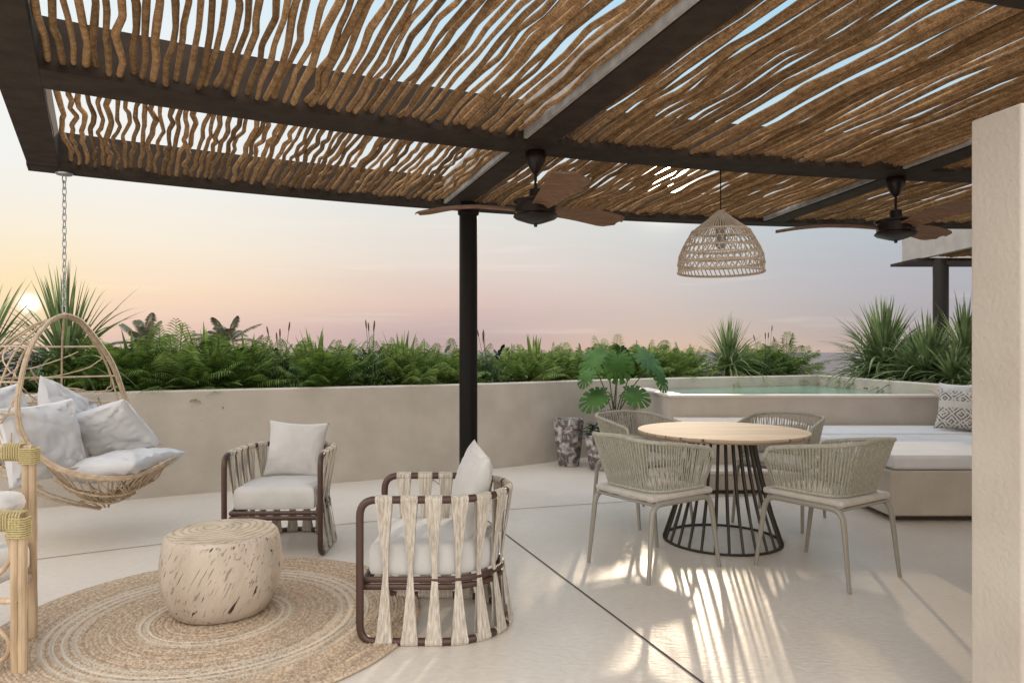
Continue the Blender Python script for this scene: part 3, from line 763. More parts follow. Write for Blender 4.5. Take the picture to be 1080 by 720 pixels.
def stump_mat():
    m = mat('log wood', (.42,.345,.275), .85, spec=.2, col2=(.55,.465,.38), nscale=2.6, ndetail=8, nstretch=(1.5,1.5,.8), bump=.5, bscale=26)
    nt = m.node_tree; N = nt.nodes; L = nt.links; b = N['Principled BSDF']; base = b.inputs['Base Color'].links[0].from_socket
    tc = [n for n in N if n.type == 'TEX_COORD'][0]
    def lay(rot, sc_, scale, lo, hi):
        m0 = N.new('ShaderNodeMapping'); m0.inputs['Rotation'].default_value = rot; L.new(tc.outputs['Object'], m0.inputs[0])
        mp = N.new('ShaderNodeMapping'); mp.inputs['Scale'].default_value = sc_; L.new(m0.outputs[0], mp.inputs[0])
        n1 = N.new('ShaderNodeTexNoise'); n1.inputs['Scale'].default_value = scale; n1.inputs['Detail'].default_value = 4; L.new(mp.outputs[0], n1.inputs[0])
        r = N.new('ShaderNodeValToRGB'); r.color_ramp.elements[0].position = lo; r.color_ramp.elements[1].position = hi; L.new(n1.outputs[0], r.inputs[0]); return r.outputs[0]
    # checks: long thin dark cracks following a leaning grain
    ck = lay((0, R_(-30), 0), (40, 34, 3.0), 1.0, .300, .325)
    ck2 = lay((0, R_(-30), 0), (105, 90, 5), 1.0, .33, .40)
    mx = N.new('ShaderNodeMix'); mx.data_type = 'RGBA'; mx.blend_type = 'MULTIPLY'; mx.inputs[0].default_value = .9; L.new(base, mx.inputs[6]); L.new(ck, mx.inputs[7])
    mx2 = N.new('ShaderNodeMix'); mx2.data_type = 'RGBA'; mx2.blend_type = 'MULTIPLY'; mx2.inputs[0].default_value = .38; L.new(mx.outputs[2], mx2.inputs[6]); L.new(ck2, mx2.inputs[7])
    L.new(mx2.outputs[2], b.inputs['Base Color'])
    bp = N.new('ShaderNodeBump'); bp.inputs['Strength'].default_value = .9; bp.inputs['Distance'].default_value = .02; L.new(mx2.outputs[2], bp.inputs['Height'])
    old = b.inputs['Normal'].links[0].from_socket; L.new(old, bp.inputs['Normal']); L.new(bp.outputs[0], b.inputs['Normal'])
    return m
def stump_top_mat():
    m = mat('log end grain', (.42,.35,.265), .9, spec=.1, col2=(.54,.46,.36), nscale=9, bump=.3, bscale=40)
    nt = m.node_tree; N = nt.nodes; L = nt.links; b = N['Principled BSDF']; base = b.inputs['Base Color'].links[0].from_socket
    tc = [n for n in N if n.type == 'TEX_COORD'][0]
    w = N.new('ShaderNodeTexWave'); w.wave_type = 'RINGS'; w.rings_direction = 'Z'; w.inputs['Scale'].default_value = 9; w.inputs['Distortion'].default_value = 5; w.inputs['Detail'].default_value = 3; w.inputs['Detail Scale'].default_value = 1.2
    mp = N.new('ShaderNodeMapping'); mp.inputs['Location'].default_value = (.07,-.04,0); L.new(tc.outputs['Object'], mp.inputs[0]); L.new(mp.outputs[0], w.inputs[0])
    r = N.new('ShaderNodeValToRGB'); r.color_ramp.elements[0].color = (.66,.6,.52,1); r.color_ramp.elements[1].position = .5; L.new(w.outputs[0], r.inputs[0])
    mx = N.new('ShaderNodeMix'); mx.data_type = 'RGBA'; mx.blend_type = 'MULTIPLY'; mx.inputs[0].default_value = .8; L.new(base, mx.inputs[6]); L.new(r.outputs[0], mx.inputs[7]); L.new(mx.outputs[2], b.inputs['Base Color'])
    return m
stp = empty('log_table', (-1.445,3.45,.018), label='squat pale log side table with diagonal cracks standing on the rug', cat='side table')
def wob(a, z): return 1+.035*noise.noise(Vector((math.cos(a)*1.1,math.sin(a)*1.1,z*1.5+4)))+.012*noise.noise(Vector((math.cos(a)*5,math.sin(a)*5,z*4)))
ZS = 1.045
sp_ = [(.0,.0),(.195,.0),(.213,.012),(.236,.05),(.258,.10),(.272,.16),(.277,.21),(.274,.27),(.268,.32),(.262,.35),(.255,.366),(.246,.374)]
mb = MB(); mb.lathe(sp_[1:]+[(.242,.3735)], 96, wob=wob); mb.build('trunk', stump_mat(), stp, angle=60, M=Matrix.Diagonal((1.03,1.03,ZS,1)))
mb = MB(); mb.lathe([(.2425,.3715),(.2415,.377),(.21,.3795),(.12,.381),(.06,.3805),(.001,.381)], 96, wob=wob); mb.build('top_face', stump_top_mat(), stp, angle=60, M=Matrix.Diagonal((1.03,1.03,ZS,1)))

# ------------------------------------------------------------------ pots
def pot(x, y, r, h, name, label):
    t = empty(name, (x,y,0), 0, label, 'pot', 'marbled dark stone pots by the planter wall')
    mb = MB(); k = h
    mb.lathe([(.62*r,0),(.68*r,.02*k),(.82*r,.3*k),(.96*r,.75*k),(1.0*r,.95*k),(1.0*r,.985*k),(.97*r,k),(.86*r,k),(.83*r,.96*k),(.80*r,.88*k),(0,.88*k)], 40, wob=lambda a, z: 1+.03*noise.noise(Vector((math.cos(a)*2.5,math.sin(a)*2.5,z*9+x))))
    mb.build('vessel', M_marble, t, angle=50)
    return t
pot(.65, 7.93, .172, .535, 'stone_pot', 'empty tall marbled stone pot standing alone at the far left of the pots')
pot(.985, 7.68, .175, .385, 'stone_pot', 'low marbled stone pot in front, half hidden by a dining chair')
bigpot = pot(1.22, 8.05, .19, .62, 'stone_pot', 'tall marbled stone pot holding the large monstera')
# dark trailing plant in the low pot
def leaf_cluster(name, loc_, n, spread, h, m, label, cat, seed=1, lw=.05, ll=.13):
    rn = random.Random(seed); mb = MB()
    for i in range(n):
        a = rn.uniform(0,6.283); r = spread*math.sqrt(rn.random()); z = rn.uniform(0,h)
        c = Vector((r*math.cos(a), r*math.sin(a), z)); d = Vector((math.cos(a), math.sin(a), rn.uniform(-.2,.7))).normalized()
        leaf(mb, c, d, ll*rn.uniform(.7,1.2), lw*rn.uniform(.7,1.1), .3)
    o = mb.build(name, m); o.location = loc_; tag(o, label, cat); return o
def leaf(mb, c, d, L, w, bend, mi=0, n=4):
    d = d.normalized(); side = d.cross(Vector((0,0,1)))
    side = side.normalized() if side.length > .05 else Vector((1,0,0))
    rows = []
    for i in range(n+1):
        s = i/n; p = c+d*L*s+Vector((0,0,-bend*L*s*s)); ww = w*(math.sin(math.pi*min(1,(s*.92+.06)))**.8)*.5
        rows.append([p-side*ww, p+Vector((0,0,-.15*ww)), p+side*ww])
    mb.strip(rows, mi)
leaf_cluster('trailing_plant', (.985,7.68,.35), 90, .14, .16, M_dark, 'small dark green plant growing in the low stone pot', 'plant', 5)

# ------------------------------------------------------------------ monstera
mon = empty('monstera', (1.22,8.05,.56), label='monstera with large split green leaves growing from the tall stone pot', cat='plant')
def monstera_leaf(size, seed):
    rn = random.Random(seed); mb = MB(); K = 44
    # outline in polar form about the stalk joint with finger slits, tip towards +x
    def outline(a):
        r = .62+.38*math.cos(a) if abs(a) < 2.2 else .40-.06*math.cos(a)
        r = .58+.42*math.cos(a*.92)**1 if abs(a) < 1.9 else .50
        return r
    cols = []
    for s in (1, -1):
        fingers = 7
        for f in range(fingers):
            a0 = s*(.04+(2.55)*f/fingers); a1 = s*(.04+2.55*(f+.80)/fingers)
            am = (a0+a1)/2; mid_x0 = .62*(1-f/fingers)*.9; mid_x1 = .62*(1-(f+.80)/fingers)*.9
            rows = []
            for i in range(6):
                t = i/5; row = []
                for j in range(4):
                    u = j/3; a = a0+(a1-a0)*u; r = outline(a)
                    base = Vector((mid_x0+(mid_x1-mid_x0)*u-.0, 0, 0)); tip = Vector((math.cos(a)*r*1.0+.06, math.sin(a)*r*.86, 0))
                    tipc = Vector((math.cos(am)*outline(am)+.06, math.sin(am)*outline(am)*.86, 0))*1.04
                    tt = t; p = base.lerp(tip, tt)
                    if tt > .6: p = p.lerp(base.lerp(tipc, tt), (tt-.6)*.18)
                    p.z = -.32*(p.length**2)+.10*abs(p.y)+.02*math.sin(u*math.pi)*tt
                    row.append(p*size)
                rows.append(row)
            mb.strip(rows)
        # web joining the fingers near the midrib
        rows = []
        for i in range(9):
            a = s*(.02+2.5*i/8); r = outline(a)*.68; xb = .62*(1-i/8)*.9
            tip = Vector((math.cos(a)*r+.03, math.sin(a)*r*.86, 0)); b0 = Vector((xb,0,0))
            row = []
            for t in (0,.5,1):
                p = b0.lerp(tip, t); p.z = -.32*(p.length**2)+.10*abs(p.y)+.004; row.append(p*size)
            rows.append(row)
        mb.strip(rows)
    return mb
bx0, by0, bz0 = 1.22, 8.05, .56
def mon_leaf(px, py, dY, size, yaw, pitch, roll, seed):
    Y = 8.05+dY; pos = Vector(((px-540)/F*Y, Y, CAMZ-(py-HY)/F*Y))
    base = Vector((bx0+random.uniform(-.05,.05), by0, bz0)); rel = pos-Vector((bx0,by0,bz0))
    mb = MB(); b0 = base-Vector((bx0,by0,bz0)); mid = b0.lerp(rel,.55)+Vector((0,0,.10+.12*abs(rel.x)))
    mb.tube(bez([b0,mid,rel],8), .006, 6); st_ = mb.build('stalk', M_stem, mon)
    Mx = Matrix.Translation(rel) @ Matrix.Rotation(R_(yaw),4,'Z') @ Matrix.Rotation(R_(pitch),4,'Y') @ Matrix.Rotation(R_(roll),4,'X')
    monstera_leaf(size, seed).build('leaf', M_mon, mon, M=Mx, angle=180)
mon_leaf(652,376,-.28,.29,-95,58,0,1)     # centre, facing the camera
mon_leaf(637,372,-.05,.34,-168,30,-28,2)  # upper left, drooping
mon_leaf(676,374,-.05,.36,-14,34,26,3)    # upper right, long
mon_leaf(622,392,-.2,.20,-150,44,-10,4)
mon_leaf(636,416,-.25,.28,-172,20,-40,5)
mon_leaf(662,414,-.3,.25,-25,14,44,6)
mon_leaf(655,366,.15,.24,60,35,20,7)
mon_leaf(694,392,-.15,.24,-30,56,10,8)

# ------------------------------------------------------------------ patterned pillows on the daybed
def pattern_mat():
    m = mat('woven pattern', (.62,.59,.55), .95, bump=.5, bscale=120)
    nt = m.node_tree; N = nt.nodes; L = nt.links; b = N['Principled BSDF']; tc = [n for n in N if n.type == 'TEX_COORD'][0]
    sx = N.new('ShaderNodeSeparateXYZ'); L.new(tc.outputs['Object'], sx.inputs[0])
    def mth(op, a, b_=None):
        n = N.new('ShaderNodeMath'); n.operation = op
        for i, v in enumerate((a, b_)):
            if v is None: continue
            if isinstance(v,(int,float)): n.inputs[i].default_value = v
            else: L.new(v, n.inputs[i])
        return n.outputs[0]
    X = mth('MULTIPLY', sx.outputs[0], 13); Z = mth('MULTIPLY', sx.outputs[2], 13)
    d = mth('ADD', mth('PINGPONG', X, 1.0), mth('PINGPONG', Z, 1.0)); s = mth('PINGPONG', mth('MULTIPLY', d, 2.0), .5)
    dia = mth('GREATER_THAN', s, .27)
    band = mth('LESS_THAN', mth('ABSOLUTE', mth('SUBTRACT', sx.outputs[2], .25)), .035)
    nz = N.new('ShaderNodeTexNoise'); nz.inputs['Scale'].default_value = 45; L.new(tc.outputs['Object'], nz.inputs[0])
    k = mth('MULTIPLY', mth('MULTIPLY', dia, mth('SUBTRACT', 1, band)), mth('GREATER_THAN', nz.outputs[0], .44))
    mx = N.new('ShaderNodeMix'); mx.data_type = 'RGBA'; L.new(k, mx.inputs[0]); mx.inputs[6].default_value = (.60,.57,.53,1); mx.inputs[7].default_value = (.15,.135,.13,1)
    L.new(mx.outputs[2], b.inputs['Base Color']); return m
pp = weld(pillow(.46,.42,.17,8).build('patterned_pillow', pattern_mat())); place(pp, (4.02+.60,7.20,.512), -16, 6, 0); pp.location.x = 4.22
pp.location = (4.43,6.84,.517); pp.rotation_euler = (R_(-15), R_(4), R_(-38))
tag(pp, 'grey and cream diamond patterned pillow at the pool end of the daybed', 'pillow')

wp = weld(pillow(.34,.47,.13,12).build('throw_pillow', M_fabric2)); place(wp, (4.51,7.02,.517), -8, 0, -45)
tag(wp, 'plain white pillow tucked behind the diamond patterned pillow', 'pillow')

# ------------------------------------------------------------------ hanging egg chair
egg = empty('hanging_egg_chair', (-3.17,4.90,1.555), label='rattan hanging egg chair on a steel chain, filled with white cushions', cat='hanging chair')
EG = Matrix.Identity(4)
hoop = [(0,0,0),(0,-.12,-.03),(0,-.27,-.14),(0,-.37,-.27),(0,-.43,-.42),(0,-.47,-.62),(.03,-.46,-.80),(.12,-.44,-.93),(.26,-.41,-1.03),(.44,-.34,-1.09),(.60,-.24,-1.10),(.70,-.12,-1.06),(.735,0,-1.03),
        (.71,.14,-1.03),(.60,.29,-1.045),(.44,.41,-1.02),(.30,.50,-.93),(.20,.54,-.80),(.13,.53,-.62),(.09,.49,-.44),(.07,.42,-.31),(.04,.30,-.165),(.02,.14,-.035)]
hp = bez(hoop+[hoop[0]], 6)[:-1]
mb = MB(); mb.tube(hp, .0145, 10, closed=True); mb.tube([p+Vector((.010,.004,.012)) for p in hp], .010, 8, closed=True)
mb.build('rim', M_rattan, egg)
# back cage surface: points on an egg behind the hoop
def cage(u, v):
    """u 0..1 apex to bottom, v -1..1 from the near side of the hoop round the back to the far side"""
    prof_ = [(0,0),(.04,.17),(.12,.33),(.22,.46),(.36,.56),(.5,.61),(.68,.61),(.82,.52),(.93,.33),(1,.05)]
    for (a, ra), (b, rb) in zip(prof_, prof_[1:]):
        if a <= u <= b: t = (u-a)/(b-a); r = ra+(rb-ra)*t; break
    cx = .30*max(0, u-.45)/.55
    ang = math.pi*(1-.0)*(.5+.5*(1-v)) if False else None
    th = math.pi/2+ (v+1)*math.pi/2     # 90..270 degrees: near? -> back -> far
    p = Vector((cx+r*math.cos(th)*(.95 if u < .7 else 1.05), -r*math.sin(th)*.85, -1.36*u))
    p.y = r*.85*math.sin((v)*math.pi/2); p.x = cx-r*math.cos(v*math.pi/2)*.98
    side = [q for q in hp if (q.y > 0) == (v > 0)]
    if -1.36*u > -1.04:
        hq = min(side, key=lambda q: abs(q.z+1.36*u)); w_ = max(0, (abs(v)-.45)/.55); w_ = w_*w_*(3-2*w_); p = p.lerp(hq, w_)
    return p
mb = MB()
for v in (-.7,-.38,-.08,.25,.58,.85):
    mb.tube([cage(i/24, v) for i in range(25)], .0075, 6)
for u in (.16,.33,.47,.62,.66,.76):
    mb.tube([cage(u, -1+2*i/24) for i in range(25)], .0065, 6)
rn = random.Random(21)
for k in range(60):
    u0, v0 = rn.uniform(.24,.9), rn.uniform(-.98,.7); u1, v1 = u0+rn.uniform(-.16,.2), v0+rn.uniform(.15,.45)
    u1 = min(.97,max(.05,u1)); v1 = min(1,v1); pts = [cage(u0+(u1-u0)*i/8+.025*math.sin(i/8*math.pi), v0+(v1-v0)*i/8) for i in range(9)]
    mb.tube(pts, .0045, 5)
# bowl under the seat: ribs from the hoop lip to the keel
keel = Vector((.26,.02,-1.30))
for i in range(len(hp)):
    if hp[i].z < -.93 and i % 2 == 0:
        p = hp[i]; m1 = p.lerp(keel,.45)+Vector((0,0,-.065)); m2 = p.lerp(keel,.8)+Vector((rn.uniform(-.05,.05),rn.uniform(-.05,.05),-.03))
        mb.tube(bez([p,m1,m2,keel+Vector((rn.uniform(-.15,.15),rn.uniform(-.15,.15),0))],5), .006, 5)
for fz in (.3,.55,.8):
    ring_ = [p.lerp(keel,fz)+Vector((0,0,-.09*math.sin(fz*math.pi))) for p in hp if p.z < -.88]
    mb.tube(ring_, .007, 6)
low = [p for p in hp if p.z < -.9]
for k in range(30):
    i = rn.randrange(len(low)-6); a = low[i]; b = low[i+rn.randrange(3,6)]; f0 = rn.uniform(0,.5)
    mb.tube(bez([a.lerp(keel,f0)+Vector((0,0,-.06*f0*2)), a.lerp(b,.5).lerp(keel,f0+.15)+Vector((0,0,-.07)), b.lerp(keel,f0+.3)+Vector((0,0,-.075))],4), .005, 5)
mb.build('cage', M_rattan, egg)
# chain
mb = MB(); z = 0.02; k = 0; top_z = PZ-1.55-.03
while z < top_z-.02:
    pts = []; w, h = .014, .030
    for i in range(14):
        a = 2*math.pi*i/14; x_ = w*math.cos(a)*.9; z_ = (h-w)*(1 if math.sin(a) > 0 else -1)*min(1,abs(math.sin(a))*3)+w*math.sin(a)
        pts.append((x_,0,z+h+z_) if k % 2 == 0 else (0,x_,z+h+z_))
    mb.tube(pts, .0042, 6, closed=True); z += .046; k += 1
mb.lathe([(0,top_z+.005),(.05,top_z+.006),(.055,top_z+.018),(.05,top_z+.028),(0,top_z+.028)], 24)
mb.build('chain', M_chain, egg)
ex, ey, ez = egg.location
def eggp(w, h, th, seed, loc_, rx, ry, rz, label, m=M_fabric3, corner=.08):
    o = weld(pillow(w,h,th,seed,n=34,corner=corner,wr=.03).build('seat_pillow', m)); place(o, Vector((ex,ey,ez))+Vector(loc_), rx, ry, rz); tag(o, label, 'pillow', 'pillows in the egg chair'); return o
eggp(.60,.62,.20,1, (.71,-.03,-1.005), -99, 0, 84, 'flat white pillow lying lowest on the lip of the egg chair', corner=.05)
eggp(.54,.54,.20,3, (.08,-.25,-1.12), -14, -4, 66, 'upright white pillow at the near side of the egg chair')
eggp(.60,.58,.20,4, (-.02,.10,-1.04), -20, 24, 82, 'white pillow at the back of the egg chair with its corner pointing up', corner=.05)
eggp(.76,.44,.22,6, (.24,.33,-1.03), -34, 14, 160, 'white pillow leaning on the far side of the egg chair', corner=.05)
eggp(.60,.56,.20,9, (-.34,-.12,-1.05), -16, -8, 70, 'white pillow furthest left inside the egg chair')

# ------------------------------------------------------------------ rattan lounge chair at the left edge
rc = empty('bamboo_lounge_chair', (-1.98,2.78,0), label='bamboo lounge chair with raffia lashed corners cut by the left photo edge', cat='armchair')
def cane(mb, a, b, r=.017, gap=.03, n=10, axis=Vector((1,0,0))):
    for s in (-.5,.5):
        o_ = axis*gap*s; A = Vector(a)+o_; B = Vector(b)+o_; pts = [A.lerp(B,i/n) for i in range(n+1)]
        rs = [r*(1+.05*noise.noise(p*9)+(.10 if i % 4 == 2 else 0)) for i, p in enumerate(pts)]
        mb.tube(pts, rs, 10)
def lash(mb, a, b, w, d, n, axis='x'):
    a, b = Vector(a), Vector(b)
    for i in range(n):
        c = a.lerp(b, i/max(1,n-1)); t = (b-a).normalized()
        u = t.orthogonal().normalized() if abs(t.z) < .9 else Vector((1,0,0)); 
        if abs(t.z) > .9: u, v = Vector((1,0,0)), Vector((0,1,0))
        else: u, v = Vector((0,1,0)), Vector((0,0,1))
        pts = [c+u*w*s1+v*d*s2 for s1, s2 in ((-1,-.7),(-1,.7),(-.7,1),(.7,1),(1,.7),(1,-.7),(.7,-1),(-.7,-1))]
        mb.tube(pts, .0040, 6, closed=True)
nx, ny = 0.0, 0.0
mb = MB(); cane(mb, (0,0,0),(0,0,.60)); mb.build('leg', M_cane, rc)
mb = MB(); cane(mb, (-.195,.34,0),(-.195,.34,.83)); mb.build('leg', M_cane, rc)
mb = MB(); cane(mb, (-.66,0,0),(-.66,0,.60)); mb.build('leg', M_cane, rc)
mb = MB(); cane(mb, (-.86,.34,0),(-.86,.34,.83)); mb.build('leg', M_cane, rc)
mb = MB(); cane(mb, (.012,0,.622),(-.68,0,.622), axis=Vector((0,0,1)), r=.016); cane(mb, (-.18,.34,.85),(-.88,.34,.85), axis=Vector((0,0,1)), r=.016)
mb.tube([(.0,.0,.30),(-.66,0,.30)], .014, 8); mb.tube([(-.195,.34,.30),(-.86,.34,.30)], .014, 8); mb.tube([(0,0,.30),(-.195,.34,.30)], .014, 8); mb.tube([(-.66,0,.30),(-.86,.34,.30)], .014, 8)
mb.build('rail', M_cane, rc)
mb = MB()
lash(mb, (-.035,0,.622),(-.13,0,.622), .026,.036, 10); lash(mb, (0,0,.635),(0,0,.56), .036,.026, 9); lash(mb, (.018,0,.622),(-.02,0,.622), .027,.037, 4)
mb.build('lashing', M_lash, rc); mb = MB()
lash(mb, (-.225,.34,.85),(-.30,.34,.85), .026,.036, 8); lash(mb, (-.195,.34,.865),(-.195,.34,.80), .036,.026, 8)
mb.build('lashing', M_lash, rc)
mb = MB()
mb.tube(bez([(-.05,.0,.57),(-.03,.0,.50),(-.06,0,.43),(-.14,0,.38),(-.26,0,.36),(-.38,0,.42),(-.42,0,.55)],6), .010, 8)
mb.tube(bez([(-.10,.0,.20),(-.04,.0,.14),(-.06,0,.07),(-.16,0,.04),(-.30,0,.08)],6), .010, 8)
mb.build('bent_cane', M_cane, rc)
mb = MB(); mb.box(-.86,-.155,.03,.31,.32,.46); mb.build('seat_cushion', M_fabric2, rc, bevel=.04)
mb = MB(); mb.box(-.95,-.13,.10,.26,.60,.70); mb.build('back_cushion', M_fabric, rc, bevel=.05)

# ------------------------------------------------------------------ plants
SOIL = .86
def yucca(n, L, w, seed, trunk=0, droopk=1.0):
    rn = random.Random(seed); mb = MB()
    if trunk: mb.tube([(0,0,-.02),(.01,0,trunk*.5),(0,.01,trunk+.04)], [.05,.045,.055], 8, mi=1)
    for i in range(n):
        q = i/n; a = i*2.39996+rn.uniform(-.3,.3)
        el = R_(88-92*q**1.1+rn.uniform(-8,8)); l = L*rn.uniform(.78,1.1)*(1-.18*abs(q-.4))
        d = Vector((math.cos(a)*math.cos(el), math.sin(a)*math.cos(el), math.sin(el)))
        side = Vector((-math.sin(a), math.cos(a), 0)); up = side.cross(d)*-1
        c = Vector((math.cos(a)*.02, math.sin(a)*.02, trunk+.04*(1-q))); rows = []; N_ = 9
        dr = droopk*(.10+.55*q)*rn.uniform(.5,1.3)
        for k in range(N_+1):
            s = k/N_; p = c+d*l*s+Vector((0,0,-dr*l*s**2.2)); ww = w*.5*(min(1,.55+s*2.2))*(1-s**2.4)+.0006
            nrm = Vector((0,0,1))*.6
            rows.append([p-side*ww+up*ww*.45, p, p+side*ww+up*ww*.45])
        mb.strip(rows, 0)
    return mb
def fern(n, L, seed, el0=75, arch=.75, pin=.13, npin=17, w=.016, fine=False):
    rn = random.Random(seed); mb = MB()
    for i in range(n):
        q = i/n; a = i*2.39996+rn.uniform(-.35,.35); el = R_(el0-62*q+rn.uniform(-10,10)); l = L*rn.uniform(.65,1.12)
        d = Vector((math.cos(a)*math.cos(el), math.sin(a)*math.cos(el), math.sin(el))); side = Vector((-math.sin(a), math.cos(a), 0))
        ar = arch*rn.uniform(.6,1.25); base = Vector((math.cos(a)*.03,math.sin(a)*.03,0)); prev = base
        pts = [base+d*l*s+Vector((0,0,-ar*l*s*s*.75)) for s in [k/npin for k in range(npin+1)]]
        mb.tube(pts[::3]+[pts[-1]], .0028, 3, caps=False, mi=0)
        tw = rn.uniform(-.5,.5)
        for k in range(3, npin+1):
            s = k/npin; p = pts[k]; t = (pts[k]-pts[k-1]).normalized(); pl_ = pin*L/.6*(math.sin(math.pi*(.12+.84*s))**.7)*rn.uniform(.85,1.1)
            nr = t.cross(side).normalized()
            for sg in (1,-1):
                dd = (side*sg*.8+t*.62+nr*(-.22 + tw*sg*.3)).normalized(); e = p+dd*pl_+Vector((0,0,-.25*pl_)); m_ = p+dd*pl_*.5; wd = t*w*.5
                mb.add([p-wd*.5, m_-wd, e, m_+wd, p+wd*.5], [(0,1,2,3,4)])
    return mb
def grass(n, L, seed, spikes=3, w=.010, sL=None):
    rn = random.Random(seed); mb = MB()
    for i in range(n):
        a = rn.uniform(0,6.283); el = R_(rn.uniform(38,88)); l = L*rn.uniform(.5,1.1); d = Vector((math.cos(a)*math.cos(el), math.sin(a)*math.cos(el), math.sin(el))); side = Vector((-math.sin(a), math.cos(a), 0))
        c = Vector((rn.gauss(0,.05),rn.gauss(0,.05),0)); dr = rn.uniform(.2,.9); rows = []
        for k in range(7):
            s = k/6; p = c+d*l*s+Vector((0,0,-dr*l*s**2.5)); ww = w*.5*(1-s**2)+.0004; rows.append([p-side*ww, p+side*ww])
        mb.strip(rows)
    for i in range(spikes):
        a = rn.uniform(0,6.283); l = (sL or L*1.25)*rn.uniform(.85,1.1); tilt = rn.uniform(.02,.34); tip = Vector((math.cos(a)*tilt*l, math.sin(a)*tilt*l, l))
        mb.tube([(0,0,0), tip*.5+Vector((0,0,.01)), tip], .0025, 4); u = tip.normalized()
        mb.tube([tip-u*.02, tip, tip+u*.03, tip+u*.065, tip+u*.08], [.003,.007,.009,.007,.002], 6, mi=1)
    return mb
def bush(n, rx, rz, seed, ll=.12, lw=.04):
    rn = random.Random(seed); mb = MB()
    for i in range(n):
        a = rn.uniform(0,6.283); ph = math.acos(rn.uniform(-.2,1)); rr = rn.random()**.4
        c = Vector((rx*rr*math.sin(ph)*math.cos(a), rx*rr*math.sin(ph)*math.sin(a), rz*rr*math.cos(ph)+rz*.15))
        d = Vector((math.cos(a+rn.uniform(-1,1)), math.sin(a+rn.uniform(-1,1)), rn.uniform(-.1,1.0)))
        leaf(mb, c, d, ll*rn.uniform(.6,1.3), lw*rn.uniform(.7,1.2), rn.uniform(.1,.5))
    return mb
def along(px, off):
    """point on the planting bed, off metres behind the inner wall face, seen at photo column px"""
    q = shifted(pw, off); best = min(zip(q, q[1:]), key=lambda ab: 0 if ((ab[0].x/ab[0].y*F+540-px)*(ab[1].x/ab[1].y*F+540-px) <= 0 and ab[0].y > 0 and ab[1].y > 0) else min(abs(ab[0].x/ab[0].y*F+540-px) if ab[0].y > 0 else 9e9, 9e9))
    a, b = best; xa = a.x/a.y*F+540; xb = b.x/b.y*F+540; t = 0 if abs(xb-xa) < 1e-6 else min(1,max(0,(px-xa)/(xb-xa)))
    p = a.lerp(b, t); return (p.x, p.y, SOIL)
def top_h(p, py):   # height above soil of something at p whose top shows on photo row py
    return CAMZ-(py-HY)/F*p[1]-SOIL
# spiky plants
YU = 'spiky leaved plants in the planter'
def put_y(name, p, n, L, w, seed, label, trunk=0, droopk=1., m=None, cat='plant', group=YU):
    o = yucca(n, L, w, seed, trunk, droopk).build(name, [m or M_yucca, M_bark], angle=180); o.location = p; tag(o, label, cat, group); return o
p = along(70,.75); h = top_h(p, 282); put_y('yucca', p, 120, h*.88, .034, 1, 'tall spiky yucca rising behind the chain of the egg chair', trunk=h*.22)
p = along(-22,.75); h = top_h(p, 285); put_y('yucca', p, 110, h*.9, .034, 2, 'spiky yucca cut by the left edge of the photo', trunk=h*.2)
p = along(768,.55); h = top_h(p, 328); put_y('yucca', p, 260, h*.92, .022, 3, 'grey-green spiky plant standing behind the middle of the pool', trunk=h*.16, droopk=1.5)
RS = [(884,9.9,338,170,'low spiky plant at the left end of the group right of the pool',5,.030,0.0),
      (932,9.6,310,330,'largest pale green spiky plant right of the pool',6,.038,.2),
      (966,8.6,326,210,'broad leaved spiky plant in front of the far grey post',7,.038,.12),
      (1018,9.0,306,140,'spiky plant against the tall beige wall end',8,.036,.3),
      (1003,7.6,366,90,'low arching spiky plant hanging over the right planter wall',9,.032,.05),
      (912,8.9,346,190,'spreading spiky plant directly behind the right pool wall',10,.034,.0),
      (985,8.1,352,120,'dark spiky plant in front, at the foot of the far grey post',12,.034,.08)]
for px, Y, py, n, lb, sd, w, tr in RS:
    X = max(5.16, (px-540)/F*Y); p = (X, Y, SOIL); h = top_h(p, py); put_y('spiky_plant', p, n, (h-tr)*1.08, w, sd, lb, trunk=tr, droopk=1.15)
